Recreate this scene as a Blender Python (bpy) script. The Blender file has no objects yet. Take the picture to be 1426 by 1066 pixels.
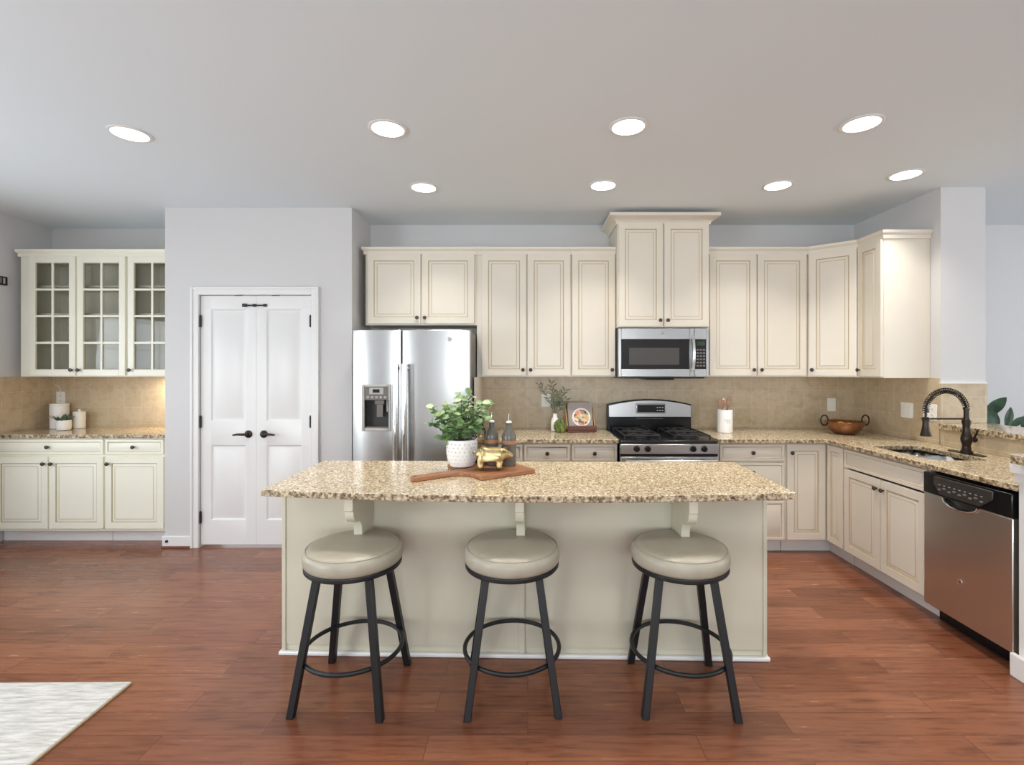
import bpy, bmesh, math, random
from mathutils import Vector, Matrix, Euler
random.seed(7)
PI = math.pi
S = bpy.context.scene
C = S.collection

# ------------------------------------------------------------------ camera, world, light, exposure
F_PX = 673.0
cam = bpy.data.cameras.new('camera')
cam.sensor_width = 36.0
cam.lens = F_PX / 1426 * 36.0
cam.shift_x = -22 / 1426
cam.shift_y = -21 / 1426
cam.clip_start = 0.05
cam_ob = bpy.data.objects.new('camera', cam)
C.objects.link(cam_ob)
cam_ob.location = (0, 0, 1.45)
cam_ob.rotation_euler = (PI / 2, 0, 0)
S.camera = cam_ob

W = bpy.data.worlds.new('sky')
S.world = W
W.use_nodes = True
W.node_tree.nodes['Background'].inputs[0].default_value = (0.86, 0.93, 1.0, 1)
W.node_tree.nodes['Background'].inputs[1].default_value = 1.6

S.view_settings.view_transform = 'Standard'
S.view_settings.look = 'None'
S.view_settings.exposure = 0.13
S.view_settings.gamma = 1.0
S.view_settings.use_curve_mapping = False
S.cycles.use_denoising = True
S.cycles.max_bounces = 10
S.cycles.diffuse_bounces = 6
S.cycles.glossy_bounces = 5
S.cycles.caustics_reflective = False
S.cycles.caustics_refractive = False


def window_light(name, loc, rot, sx, sy, watts, col=(1, 1, 1)):
    """daylight entering through a window opening"""
    l = bpy.data.lights.new(name, 'AREA')
    l.shape = 'RECTANGLE'
    l.size, l.size_y = sx, sy
    l.energy = watts
    l.color = col
    o = bpy.data.objects.new(name, l)
    C.objects.link(o)
    o.location, o.rotation_euler = loc, rot
    return o


DAY = (0.87, 0.945, 1.0)
for x, wx, e in ((-.45, 1.5, 76), (1.20, 1.5, 76), (5.95, 1.7, 66)):  # lamps for added rear windows, out of view, tilted up to brighten the ceiling
    window_light('window_daylight', (x, -3.93, 1.45), (PI / 2 + .85, 0, 0), wx, 1.9, e, DAY)
window_light('window_daylight', (-4.44, 2.35, 1.30), (0, -PI / 2 + .15, 0), 1.4, 1.9, 26, DAY)
window_light('window_daylight', (-4.44, -1.2, 1.30), (0, -PI / 2 - .25, 0), 1.6, 2.2, 120, DAY)
window_light('window_daylight', (6.86, 1.6, 1.40), (0, PI / 2 + .3, 0), 1.8, 3.2, 62, DAY)

# ------------------------------------------------------------------ materials
def lin(c):
    c = c / 255.0
    return c / 12.92 if c <= 0.04045 else ((c + 0.055) / 1.055) ** 2.4


def rgb(r, g, b):
    return (lin(r), lin(g), lin(b), 1.0)


class NT:
    def __init__(self, name):
        self.m = bpy.data.materials.new(name)
        self.m.use_nodes = True
        self.t = self.m.node_tree
        self.b = self.t.nodes['Principled BSDF']

    def n(self, kind, **kw):
        x = self.t.nodes.new(kind)
        for k, v in kw.items():
            setattr(x, k, v)
        return x

    def l(self, a, b):
        self.t.links.new(a, b)

    def coords(self, scale=(1, 1, 1), swz=None):
        tc = self.n('ShaderNodeTexCoord')
        src = tc.outputs['Object']
        if swz:
            sp = self.n('ShaderNodeSeparateXYZ')
            cb = self.n('ShaderNodeCombineXYZ')
            self.l(src, sp.inputs[0])
            for i, ch in enumerate(swz):
                self.l(sp.outputs['XYZ'.index(ch)], cb.inputs[i])
            src = cb.outputs[0]
        mp = self.n('ShaderNodeMapping')
        mp.inputs['Scale'].default_value = scale
        self.l(src, mp.inputs['Vector'])
        return mp.outputs[0]

    def noise(self, vec, scale, detail=3, rough=0.5):
        x = self.n('ShaderNodeTexNoise')
        x.inputs['Scale'].default_value = scale
        x.inputs['Detail'].default_value = detail
        x.inputs['Roughness'].default_value = rough
        self.l(vec, x.inputs['Vector'])
        return x

    def ramp(self, fac, stops):
        r = self.n('ShaderNodeValToRGB')
        e = r.color_ramp.elements
        while len(e) < len(stops):
            e.new(0.5)
        for i, (p, c) in enumerate(stops):
            e[i].position = p
            e[i].color = c
        self.l(fac, r.inputs[0])
        return r.outputs[0]

    def mix(self, fac, a, b, mode='MIX'):
        x = self.n('ShaderNodeMix', data_type='RGBA', blend_type=mode)
        for sock, v in ((x.inputs[0], fac), (x.inputs[6], a), (x.inputs[7], b)):
            if hasattr(v, 'is_output'):
                self.l(v, sock)
            else:
                sock.default_value = v
        return x.outputs[2]

    def bump(self, h, strength=0.2, dist=0.002):
        x = self.n('ShaderNodeBump')
        x.inputs['Strength'].default_value = strength
        x.inputs['Distance'].default_value = dist
        self.l(h, x.inputs['Height'])
        self.l(x.outputs[0], self.b.inputs['Normal'])

    def set(self, **kw):
        for k, v in kw.items():
            s = self.b.inputs[k.replace('_', ' ')]
            if hasattr(v, 'is_output'):
                self.l(v, s)
            else:
                s.default_value = v
        return self


def simple(name, col, rough=0.5, metal=0.0, var=0.06, scale=6.0, **kw):
    """plain surface with a faint tonal variation"""
    t = NT(name)
    n = t.noise(t.coords(), scale, 3)
    a = tuple(c * (1 - var) for c in col[:3]) + (1,)
    b = tuple(min(1, c * (1 + var)) for c in col[:3]) + (1,)
    t.set(Base_Color=t.ramp(n.outputs[0], [(0.3, a), (0.7, b)]), Roughness=rough, Metallic=metal, **kw)
    return t.m


def paint(name, col, rough=0.55):
    t = NT(name)
    v = t.coords()
    n = t.noise(v, 160, 2)
    t.set(Base_Color=col, Roughness=rough)
    t.bump(n.outputs[0], 0.05, 0.001)
    return t.m


def emit(name, col, strength):
    t = NT(name)
    t.set(Base_Color=(0.8, 0.8, 0.8, 1), Emission_Color=col, Emission_Strength=strength)
    return t.m


def steel(name, col, rough, axis, metal=1.0):
    t = NT(name)
    sc = {'X': (1.5, 90, 90), 'Z': (90, 90, 1.5)}[axis]
    n = t.noise(t.coords(sc), 3.0, 3)
    r = t.ramp(n.outputs[0], [(0.3, (rough - 0.02,) * 3 + (1,)), (0.7, (rough + 0.02,) * 3 + (1,))])
    t.set(Base_Color=col, Metallic=metal, Roughness=r)
    if axis == 'X':
        t.bump(n.outputs[0], 0.04, 0.0005)
    return t.m


def tile_mat(name, swz):
    t = NT(name)
    v = t.coords((1, 1, 1), swz)
    br = t.n('ShaderNodeTexBrick')
    br.offset = 0.0
    br.offset_frequency = 1
    t.l(v, br.inputs['Vector'])
    br.inputs['Color1'].default_value = rgb(198, 181, 153)
    br.inputs['Color2'].default_value = rgb(190, 172, 143)
    br.inputs['Mortar'].default_value = rgb(206, 192, 172)
    br.inputs['Scale'].default_value = 1.0
    br.inputs['Mortar Size'].default_value = 0.0022
    br.inputs['Mortar Smooth'].default_value = 0.2
    br.inputs['Brick Width'].default_value = 0.155
    br.inputs['Row Height'].default_value = 0.155
    n = t.noise(v, 14, 5, 0.6)
    blot = t.ramp(n.outputs[0], [(0.3, rgb(228, 220, 206)), (0.55, rgb(255, 255, 255)), (0.8, rgb(240, 230, 214))])
    t.set(Base_Color=t.mix(0.8, br.outputs[0], blot, 'MULTIPLY'), Roughness=0.33)
    t.bump(br.outputs['Fac'], -0.25, 0.002)
    return t.m


def granite_mat():
    t = NT('granite')
    v = t.coords((1, 1, 1))
    n1 = t.noise(v, 85, 4, 0.6)
    base = t.ramp(n1.outputs[0], [(0.28, rgb(138, 118, 88)), (0.43, rgb(174, 154, 120)), (0.55, rgb(196, 178, 146)), (0.72, rgb(214, 201, 174))])
    vo = t.n('ShaderNodeTexVoronoi')
    vo.inputs['Scale'].default_value = 150
    t.l(v, vo.inputs['Vector'])
    sep = t.n('ShaderNodeSeparateColor')
    t.l(vo.outputs['Color'], sep.inputs[0])
    dark = t.ramp(sep.outputs[0], [(0.0, (1, 1, 1, 1)), (0.13, (1, 1, 1, 1)), (0.16, (0, 0, 0, 1))])
    c1 = t.mix(dark, base, rgb(128, 106, 80))
    lite = t.ramp(sep.outputs[1], [(0.0, (0, 0, 0, 1)), (0.84, (0, 0, 0, 1)), (0.87, (1, 1, 1, 1))])
    c2 = t.mix(lite, c1, rgb(232, 222, 202))
    n2 = t.noise(v, 110, 3, 0.6)
    blk = t.ramp(n2.outputs[0], [(0.64, (0, 0, 0, 1)), (0.70, (1, 1, 1, 1))])
    c3 = t.mix(blk, c2, rgb(62, 50, 42))
    t.set(Base_Color=c3, Roughness=0.12)
    t.b.inputs['Specular IOR Level'].default_value = 0.5
    return t.m


def granite_edge_mat():
    t = NT('granite_chiselled_edge')
    v = t.coords((1, 1, 1))
    n1 = t.noise(v, 55, 4, 0.7)
    base = t.ramp(n1.outputs[0], [(0.36, rgb(66, 54, 42)), (0.47, rgb(140, 118, 90)), (0.56, rgb(196, 178, 146)), (0.75, rgb(226, 214, 190))])
    n2 = t.noise(v, 80, 3, 0.6)
    t.set(Base_Color=base, Roughness=0.3)
    t.bump(n2.outputs[0], 0.8, 0.006)
    return t.m


def floor_mat():
    t = NT('hand_scraped_wood_floor')
    v = t.coords((1, 1, 1))
    br = t.n('ShaderNodeTexBrick')
    br.offset = 0.37
    br.offset_frequency = 2
    t.l(v, br.inputs['Vector'])
    br.inputs['Color1'].default_value = (0.0, 0.0, 0.0, 1)
    br.inputs['Color2'].default_value = (1, 1, 1, 1)
    br.inputs['Mortar'].default_value = (0.5, 0.5, 0.5, 1)
    br.inputs['Scale'].default_value = 1.0
    br.inputs['Mortar Size'].default_value = 0.0014
    br.inputs['Mortar Smooth'].default_value = 0.1
    br.inputs['Bias'].default_value = 0.0
    br.inputs['Brick Width'].default_value = 1.05
    br.inputs['Row Height'].default_value = 0.127
    tone = t.ramp(br.outputs[0], [(0.0, rgb(116, 72, 52)), (0.35, rgb(136, 87, 63)), (0.7, rgb(146, 96, 71)), (1.0, rgb(128, 79, 57))])
    # shift the grain from plank to plank
    add = t.n('ShaderNodeVectorMath', operation='MULTIPLY_ADD')
    t.l(br.outputs[0], add.inputs[0])
    add.inputs[1].default_value = (7, 3, 0)
    t.l(v, add.inputs[2])
    mp = t.n('ShaderNodeMapping')
    mp.inputs['Scale'].default_value = (1.3, 16, 1)
    t.l(add.outputs[0], mp.inputs['Vector'])
    g = t.noise(mp.outputs[0], 3.2, 6, 0.62)
    grain = t.ramp(g.outputs[0], [(0.25, rgb(146, 128, 122)), (0.5, rgb(236, 230, 226)), (0.8, rgb(255, 248, 240))])
    c = t.mix(0.85, tone, grain, 'MULTIPLY')
    mp2 = t.n('ShaderNodeMapping')
    mp2.inputs['Scale'].default_value = (1.0, 3.5, 1)
    t.l(add.outputs[0], mp2.inputs['Vector'])
    k = t.noise(mp2.outputs[0], 3.0, 4, 0.6)
    kn = t.ramp(k.outputs[0], [(0.56, (0, 0, 0, 1)), (0.74, (0.62, 0.62, 0.62, 1))])
    c = t.mix(kn, c, rgb(78, 46, 34))
    mort = t.ramp(br.outputs['Fac'], [(0.0, (0, 0, 0, 1)), (1.0, (0.7, 0.7, 0.7, 1))])
    c = t.mix(mort, c, rgb(58, 30, 22))
    t.set(Base_Color=c, Roughness=t.ramp(g.outputs[0], [(0.2, (0.19,) * 3 + (1,)), (0.8, (0.30,) * 3 + (1,))]))
    h = t.mix(0.5, g.outputs[1], br.outputs['Fac'])
    t.bump(g.outputs[0], 0.06, 0.002)
    return t.m


def wood_mat(name, a, b, rough=0.45, scale=(3, 40, 40)):
    t = NT(name)
    n = t.noise(t.coords(scale), 1.6, 5, 0.6)
    t.set(Base_Color=t.ramp(n.outputs[0], [(0.3, a), (0.7, b)]), Roughness=rough)
    return t.m


def rug_mat():
    t = NT('woven_rug')
    n = t.noise(t.coords((3, 26, 1)), 2.4, 5, 0.65)
    n2 = t.noise(t.coords((150, 150, 150)), 3, 2)
    c = t.ramp(n.outputs[0], [(0.30, rgb(158, 157, 154)), (0.48, rgb(190, 188, 184)), (0.6, rgb(208, 206, 202)), (0.75, rgb(214, 212, 207))])
    t.set(Base_Color=c, Roughness=0.95)
    t.bump(n2.outputs[0], 0.5, 0.004)
    return t.m


def leather_mat():
    t = NT('taupe_leather')
    n = t.noise(t.coords(), 5, 5, 0.6)
    n2 = t.noise(t.coords(), 130, 2)
    t.set(Base_Color=t.ramp(n.outputs[0], [(0.3, rgb(154, 147, 130)), (0.7, rgb(172, 165, 148))]), Roughness=0.36)
    t.bump(n2.outputs[0], 0.06, 0.001)
    return t.m


def glass_mat(name='clear_glass', tint=(1, 1, 1, 1)):
    """thin pane: mostly see-through, mirror-like at its own fresnel"""
    t = NT(name)
    t.t.nodes.remove(t.b)
    out = t.t.nodes['Material Output']
    tr = t.n('ShaderNodeBsdfTransparent')
    tr.inputs[0].default_value = tint
    gl = t.n('ShaderNodeBsdfGlossy')
    gl.inputs['Roughness'].default_value = 0.02
    fr = t.n('ShaderNodeFresnel')
    fr.inputs['IOR'].default_value = 1.65
    mx = t.n('ShaderNodeMixShader')
    t.l(fr.outputs[0], mx.inputs[0])
    t.l(tr.outputs[0], mx.inputs[1])
    t.l(gl.outputs[0], mx.inputs[2])
    t.l(mx.outputs[0], out.inputs[0])
    return t.m


def food_mat():
    t = NT('printed_food_photo')
    v = t.coords()
    vo = t.n('ShaderNodeTexVoronoi')
    vo.inputs['Scale'].default_value = 42
    t.l(v, vo.inputs['Vector'])
    sep = t.n('ShaderNodeSeparateColor')
    t.l(vo.outputs['Color'], sep.inputs[0])
    c = t.ramp(sep.outputs[0], [(0.0, rgb(214, 108, 70)), (0.25, rgb(236, 214, 160)), (0.45, rgb(120, 140, 70)), (0.6, rgb(240, 232, 220)), (0.8, rgb(90, 52, 44)), (1.0, rgb(232, 150, 110))])
    t.set(Base_Color=c, Roughness=0.4)
    return t.m


def leaf_mat(name, a, b, rough=0.45):
    t = NT(name)
    n = t.noise(t.coords(), 18, 3)
    t.set(Base_Color=t.ramp(n.outputs[0], [(0.35, a), (0.65, b)]), Roughness=rough)
    return t.m


M = dict(
    wall=paint('wall_paint', rgb(205, 203, 202)),
    ceil=paint('ceiling_paint', rgb(225, 233, 238), 0.7),
    trim=paint('trim_paint', rgb(227, 226, 224), 0.32),
    cream=simple('cream_cabinet_paint', rgb(220, 212, 197), 0.36, var=0.015),
    glaze=simple('brown_glaze', rgb(184, 166, 134), 0.45, var=0.03),
    sage=simple('pale_cream_cabinet_paint', rgb(237, 234, 217), 0.36, var=0.015),
    sglaze=simple('olive_glaze', rgb(182, 172, 138), 0.45, var=0.03),
    inner=simple('cabinet_inside', rgb(230, 226, 208), 0.6, var=0.02),
    island=simple('island_putty_paint', rgb(206, 200, 180), 0.38, var=0.012),
    granite=granite_mat(),
    gedge=granite_edge_mat(),
    tile_b=tile_mat('stone_tile_back', 'XZY'),
    tile_s=tile_mat('stone_tile_side', 'YZX'),
    floor=floor_mat(),
    steel=steel('brushed_steel', (0.455, 0.45, 0.44, 1), 0.30, 'X'),
    steel_v=steel('brushed_steel_upright', (0.70, 0.67, 0.63, 1), 0.30, 'Z'),
    chrome=simple('polished_steel', (0.72, 0.72, 0.72, 1), 0.14, 1.0, var=0.02),
    fridge_side=simple('dark_grey_enamel', rgb(92, 88, 84), 0.4, var=0.03),
    black=simple('black_enamel', rgb(22, 22, 23), 0.18, var=0.05),
    matte=simple('black_powder_coat', rgb(15, 16, 19), 0.45, var=0.06),
    iron=simple('cast_iron', rgb(34, 34, 35), 0.5, var=0.1),
    bronze=simple('oil_rubbed_bronze', rgb(58, 50, 44), 0.32, 0.8, var=0.1),
    knob=simple('dark_bronze_knob', rgb(74, 64, 56), 0.35, 0.7, var=0.1),
    darkglass=simple('smoked_glass', rgb(38, 37, 37), 0.06, var=0.02),
    midglass=simple('door_screen', rgb(80, 78, 76), 0.08, var=0.02),
    panel=simple('grey_plastic', rgb(112, 106, 100), 0.4, var=0.03),
    lpanel=simple('light_grey_plastic', rgb(176, 174, 170), 0.35, var=0.03),
    dkplastic=simple('dark_plastic', rgb(52, 48, 46), 0.35, var=0.04),
    mark=simple('pale_marking', rgb(196, 196, 196), 0.5, var=0.01),
    darkmark=simple('dark_marking', rgb(60, 60, 62), 0.5, var=0.01),
    leather=leather_mat(),
    rug=rug_mat(),
    rugedge=simple('rug_binding', rgb(172, 150, 120), 0.9),
    board=wood_mat('acacia_wood', rgb(120, 74, 46), rgb(176, 122, 84)),
    spoonw=wood_mat('spoon_wood', rgb(140, 104, 78), rgb(172, 134, 106)),
    standw=wood_mat('dark_stand_wood', rgb(78, 44, 34), rgb(112, 68, 52)),
    honey=wood_mat('honey_wood', rgb(168, 120, 58), rgb(206, 160, 90)),
    gold=simple('worn_gold', (0.52, 0.40, 0.20, 1), 0.36, 1.0, var=0.22, scale=30),
    ceramic=simple('white_ceramic', rgb(240, 238, 234), 0.28, var=0.015),
    dimple=simple('dimple_shade', rgb(196, 186, 176), 0.5, var=0.02),
    stone=simple('grey_glass_bottle', rgb(104, 100, 92), 0.2, var=0.06),
    copperlab=simple('copper_label', rgb(172, 116, 78), 0.4, var=0.05),
    copper=simple('hammered_copper', (0.40, 0.19, 0.10, 1), 0.3, 0.85, var=0.25, scale=40),
    lemon=simple('lemon_peel', rgb(222, 190, 84), 0.45, var=0.06),
    arti=leaf_mat('artichoke_green', rgb(82, 100, 42), rgb(140, 154, 84)),
    euca=leaf_mat('eucalyptus_leaf', rgb(94, 128, 80), rgb(150, 176, 120)),
    euca2=leaf_mat('eucalyptus_leaf_pale', rgb(140, 164, 112), rgb(182, 196, 148)),
    olive=leaf_mat('olive_leaf', rgb(78, 92, 74), rgb(140, 152, 128)),
    dgreen=leaf_mat('rubber_leaf', rgb(34, 62, 40), rgb(58, 90, 58), 0.3),
    succ=leaf_mat('succulent_green', rgb(66, 84, 70), rgb(112, 128, 108)),
    stem=simple('stem_brown', rgb(92, 80, 54), 0.7),
    soil=simple('potting_soil', rgb(50, 40, 32), 0.95, var=0.2, scale=60),
    cover=simple('book_cover_grey', rgb(158, 146, 140), 0.45, var=0.06, scale=14),
    pages=simple('book_pages', rgb(226, 214, 190), 0.8),
    food=food_mat(),
    plastic=simple('white_plastic', rgb(238, 236, 230), 0.35, var=0.01),
    glass=glass_mat(),
    bglass=glass_mat('bottle_glass', (0.80, 0.74, 0.62, 1)),
    lens=emit('lit_diffuser', (1.0, 0.97, 0.92, 1), 5.0),
    warm=emit('lit_warm_diffuser', (1.0, 0.86, 0.62, 1), 4.0),
    green=simple('green_black_display', rgb(44, 66, 44), 0.2, var=0.05),
)


# ------------------------------------------------------------------ mesh builder
class MB:
    def __init__(self):
        self.v, self.f, self.m = [], [], []
        self.X = Matrix.Identity(4)

    def add(self, vs, fs, m=0, X=None):
        X = self.X if X is None else self.X @ X
        b = len(self.v)
        self.v += [X @ Vector(p) for p in vs]
        self.f += [tuple(i + b for i in f) for f in fs]
        self.m += [m] * len(fs) if isinstance(m, int) else list(m)
        return self

    def box(self, x0, x1, y0, y1, z0, z1, m=0, X=None):
        vs = [(x, y, z) for x in (x0, x1) for y in (y0, y1) for z in (z0, z1)]
        fs = [(0, 1, 3, 2), (4, 6, 7, 5), (0, 4, 5, 1), (2, 3, 7, 6), (0, 2, 6, 4), (1, 5, 7, 3)]
        return self.add(vs, fs, m, X)

    def prism(self, pts, z0, z1, m=0, X=None):
        """extrude a polygon (list of xy, counter-clockwise) from z0 to z1"""
        n = len(pts)
        vs = [(x, y, z0) for x, y in pts] + [(x, y, z1) for x, y in pts]
        fs = [tuple(range(n - 1, -1, -1)), tuple(range(n, 2 * n))]
        fs += [(i, (i + 1) % n, n + (i + 1) % n, n + i) for i in range(n)]
        return self.add(vs, fs, m, X)

    def lathe(self, prof, n=24, m=0, X=None, cap0=True, cap1=True):
        vs, fs = [], []
        for r, z in prof:
            for k in range(n):
                a = 2 * PI * k / n
                vs.append((r * math.cos(a), r * math.sin(a), z))
        for i in range(len(prof) - 1):
            for k in range(n):
                a, b = i * n + k, i * n + (k + 1) % n
                fs.append((a, b, b + n, a + n))
        if cap0:
            fs.append(tuple(range(n - 1, -1, -1)))
        if cap1:
            b = (len(prof) - 1) * n
            fs.append(tuple(range(b, b + n)))
        return self.add(vs, fs, m, X)

    def tube(self, pts, r, n=10, closed=False, m=0, X=None, twist=0.0):
        P = [Vector(p) for p in pts]
        N = len(P)
        rs = r if isinstance(r, (list, tuple)) else [r] * N
        vs, fs = [], []
        up = None
        for i in range(N):
            if closed:
                t = P[(i + 1) % N] - P[i - 1]
            else:
                t = P[min(i + 1, N - 1)] - P[max(i - 1, 0)]
            t.normalize()
            if up is None:
                up = Vector((0, 0, 1)) if abs(t.z) < 0.9 else Vector((0, 1, 0))
            a = up - t * up.dot(t)
            if a.length < 1e-6:
                a = t.orthogonal()
            a.normalize()
            up = a
            b = t.cross(a)
            for k in range(n):
                an = 2 * PI * k / n + twist
                vs.append(P[i] + (a * math.cos(an) + b * math.sin(an)) * rs[i])
        for i in range(N if closed else N - 1):
            j = (i + 1) % N
            for k in range(n):
                fs.append((i * n + k, i * n + (k + 1) % n, j * n + (k + 1) % n, j * n + k))
        if not closed:
            fs.append(tuple(range(n - 1, -1, -1)))
            fs.append(tuple(range((N - 1) * n, N * n)))
        return self.add(vs, fs, m, X)

    def sphere(self, c, r, n=16, m=0, X=None, sq=(1, 1, 1)):
        h = n // 2
        prof = [(max(1e-4, math.sin(PI * i / h)), -math.cos(PI * i / h)) for i in range(h + 1)]
        T = Matrix.Translation(c) @ Matrix.Diagonal((r * sq[0], r * sq[1], r * sq[2], 1))
        return self.lathe(prof, n, m, T if X is None else X @ T)

    def build(self, name, mats, parent=None, smooth=35, bevel=0.0, seg=2, loc=None, rot=None):
        me = bpy.data.meshes.new(name)
        me.from_pydata([tuple(p) for p in self.v], [], self.f)
        for k in (mats if isinstance(mats, (list, tuple)) else [mats]):
            me.materials.append(k)
        me.polygons.foreach_set('material_index', self.m)
        bm = bmesh.new()
        bm.from_mesh(me)
        bmesh.ops.recalc_face_normals(bm, faces=bm.faces)
        bm.to_mesh(me)
        bm.free()
        if smooth:
            me.shade_smooth()
            me.set_sharp_from_angle(angle=math.radians(smooth))
        o = bpy.data.objects.new(name, me)
        C.objects.link(o)
        if parent:
            o.parent = parent
        if loc:
            o.location = loc
        if rot:
            o.rotation_euler = rot
        if bevel:
            b = o.modifiers.new('edge', 'BEVEL')
            b.width, b.segments, b.limit_method = bevel, seg, 'ANGLE'
            b.angle_limit = math.radians(40)
            b.harden_normals = False
        return o


def tag(o, label=None, cat=None, group=None, kind=None):
    for k, v in (('label', label), ('category', cat), ('group', group), ('kind', kind)):
        if v:
            o[k] = v
    return o


def thing(name, label, cat, loc=(0, 0, 0), rz=0.0, group=None):
    o = bpy.data.objects.new(name, None)
    o.empty_display_size = 0.05
    C.objects.link(o)
    o.location = loc
    o.rotation_euler = (0, 0, rz)
    return tag(o, label, cat, group)


def struct(o, label):
    return tag(o, label, None, None, 'structure')


def copy_tree(o, parent=None):
    c = o.copy()
    C.objects.link(c)
    if parent:
        c.parent = parent
    for ch in list(o.children):
        copy_tree(ch, c)
    return c


def R(axis, deg):
    return Matrix.Rotation(math.radians(deg), 4, axis)


def T(x, y, z):
    return Matrix.Translation((x, y, z))


def text_mesh(txt, size, depth, name, mat, parent, loc, rot):
    cu = bpy.data.curves.new(name, 'FONT')
    cu.body, cu.size, cu.extrude, cu.align_x, cu.align_y = txt, size, depth, 'CENTER', 'CENTER'
    tmp = bpy.data.objects.new(name, cu)
    C.objects.link(tmp)
    bpy.context.view_layer.update()
    me = bpy.data.meshes.new_from_object(tmp.evaluated_get(bpy.context.evaluated_depsgraph_get()))
    bpy.data.objects.remove(tmp)
    me.materials.clear()
    me.materials.append(mat)
    o = bpy.data.objects.new(name, me)
    C.objects.link(o)
    o.parent = parent
    o.location, o.rotation_euler = loc, rot
    return o


# ------------------------------------------------------------------ the room
D = 4.36            # back wall
DN = 4.47           # back wall of the side niche
CEIL = 2.735
XL = -4.40          # left wall
XR = 2.945          # kitchen's right wall
YR = 3.447          # where that wall ends
XF = 7.0            # far right of the room beyond
YB = -4.0           # wall behind the camera

struct(MB().box(XL - .15, XF + .15, YB - .15, DN + .2, -0.12, 0).build('floor', M['floor'], smooth=0), 'reddish brown hand scraped wood plank floor')
struct(MB().box(XL - .15, XF + .15, YB - .15, DN + .2, CEIL, CEIL + .12).build('ceiling', M['ceil'], smooth=0), 'flat pale grey ceiling with recessed lights')
struct(MB().box(-1.43, XF + .15, D, D + .15, 0, CEIL).build('wall_back', M['wall'], smooth=0), 'pale grey wall behind the cooking run')
struct(MB().box(XL - .15, -2.91, DN, DN + .15, 0, CEIL).build('wall_niche', M['wall'], smooth=0), 'pale grey wall at the back of the side niche')


def wall_with_holes(name, label, u0, u1, z0, z1, holes, place):
    """place(u, w, z) maps wall coordinates (along, through 0..1, up) to the room"""
    us = sorted({u0, u1} | {h[0] for h in holes} | {h[1] for h in holes})
    zs = sorted({z0, z1} | {h[2] for h in holes} | {h[3] for h in holes})
    mb = MB()
    for i in range(len(us) - 1):
        for j in range(len(zs) - 1):
            uc, zc = (us[i] + us[i + 1]) / 2, (zs[j] + zs[j + 1]) / 2
            if any(h[0] < uc < h[1] and h[2] < zc < h[3] for h in holes):
                continue
            a, b = place(us[i], 0, zs[j]), place(us[i + 1], 1, zs[j + 1])
            mb.box(min(a[0], b[0]), max(a[0], b[0]), min(a[1], b[1]), max(a[1], b[1]), zs[j], zs[j + 1])
    return struct(mb.build(name, M['wall'], smooth=0), label)


def window_frame(name, label, u0, u1, z0, z1, place, nv, nh):
    mb = MB()

    def bar(ua, ub, za, zb, w0, w1):
        a, b = place(ua, w0, za), place(ub, w1, zb)
        mb.box(min(a[0], b[0]), max(a[0], b[0]), min(a[1], b[1]), max(a[1], b[1]), za, zb)
    f = .05
    bar(u0, u0 + f, z0, z1, .3, .7)
    bar(u1 - f, u1, z0, z1, .3, .7)
    bar(u0 + f, u1 - f, z0, z0 + f, .3, .7)
    bar(u0 + f, u1 - f, z1 - f, z1, .3, .7)
    for k in range(1, nv):
        u = u0 + (u1 - u0) * k / nv
        bar(u - .012, u + .012, z0 + f, z1 - f, .42, .58)
    for k in range(1, nh):
        z = z0 + (z1 - z0) * k / nh
        bar(u0 + f, u1 - f, z - .012, z + .012, .42, .58)
    return struct(mb.build(name, M['trim'], smooth=0), label)


pl_left = lambda u, w, z: (XL - .15 * w, u, z)
pl_back = lambda u, w, z: (u, YB - .15 * w, z)
pl_far = lambda u, w, z: (XF + .15 * w, u, z)
LH = [(1.4, 3.3, .6, 2.0), (-2.3, -.1, .5, 2.1)]
wall_with_holes('wall_left', 'pale grey wall at the left of the niche', YB - .15, DN + .15, 0, CEIL, LH, pl_left)
BH = [(x - wx / 2, x + wx / 2, .5, 2.4) for x, wx in ((-.45, 1.5), (1.20, 1.5), (5.95, 1.7))]  # added openings behind the camera, spaced to keep glare off the steel fronts
wall_with_holes('wall_rear', 'pale grey window wall opposite the kitchen', XL - .15, XF + .15, 0, CEIL, BH, pl_back)
FH = [(0.0, 3.2, .5, 2.3)]
wall_with_holes('wall_far', 'pale grey wall of the room beyond the bar', YB - .15, D + .15, 0, CEIL, FH, pl_far)
n = 1
for h in LH:
    window_frame('window_%d' % n, 'white window frame in the left wall', *h, pl_left, 4, 4)
    n += 1
for h in BH:
    window_frame('window_%d' % n, 'white window frame in the rear wall', *h, pl_back, 3, 3)
    n += 1
for h in FH:
    window_frame('window_%d' % n, 'white window frame in the room beyond', *h, pl_far, 4, 3)
    n += 1

# right wall of the kitchen (thick, ends in a column face) and the half wall of the bar
struct(MB().box(XR, 3.265, YR, D, 0, CEIL).build('wall_right', M['wall'], smooth=0), 'thick pale wall end at the right of the cabinets')
struct(MB().box(XR, XR + .14, 2.255, YR, 0, 1.012).build('wall_bar', M['wall'], smooth=0), 'half wall carrying the raised bar ledge')
mb = MB().box(2.292, XR + .14, 2.12, 2.255, 0, 1.012)
mb.box(2.262, 2.292, 2.09, 2.270, .960, 1.012).box(2.277, 2.292, 2.105, 2.262, .915, .960)
struct(mb.build('wall_bar_end', M['trim'], smooth=0), 'white end of the half wall beside the dishwasher')
struct(MB().box(2.268, XR + .14, 2.098, 2.12, 0, .11).box(2.268, 2.292, 2.12, 2.278, 0, .11).build('baseboard_bar', M['trim'], bevel=.006), 'white baseboard round the half wall end')

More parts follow.
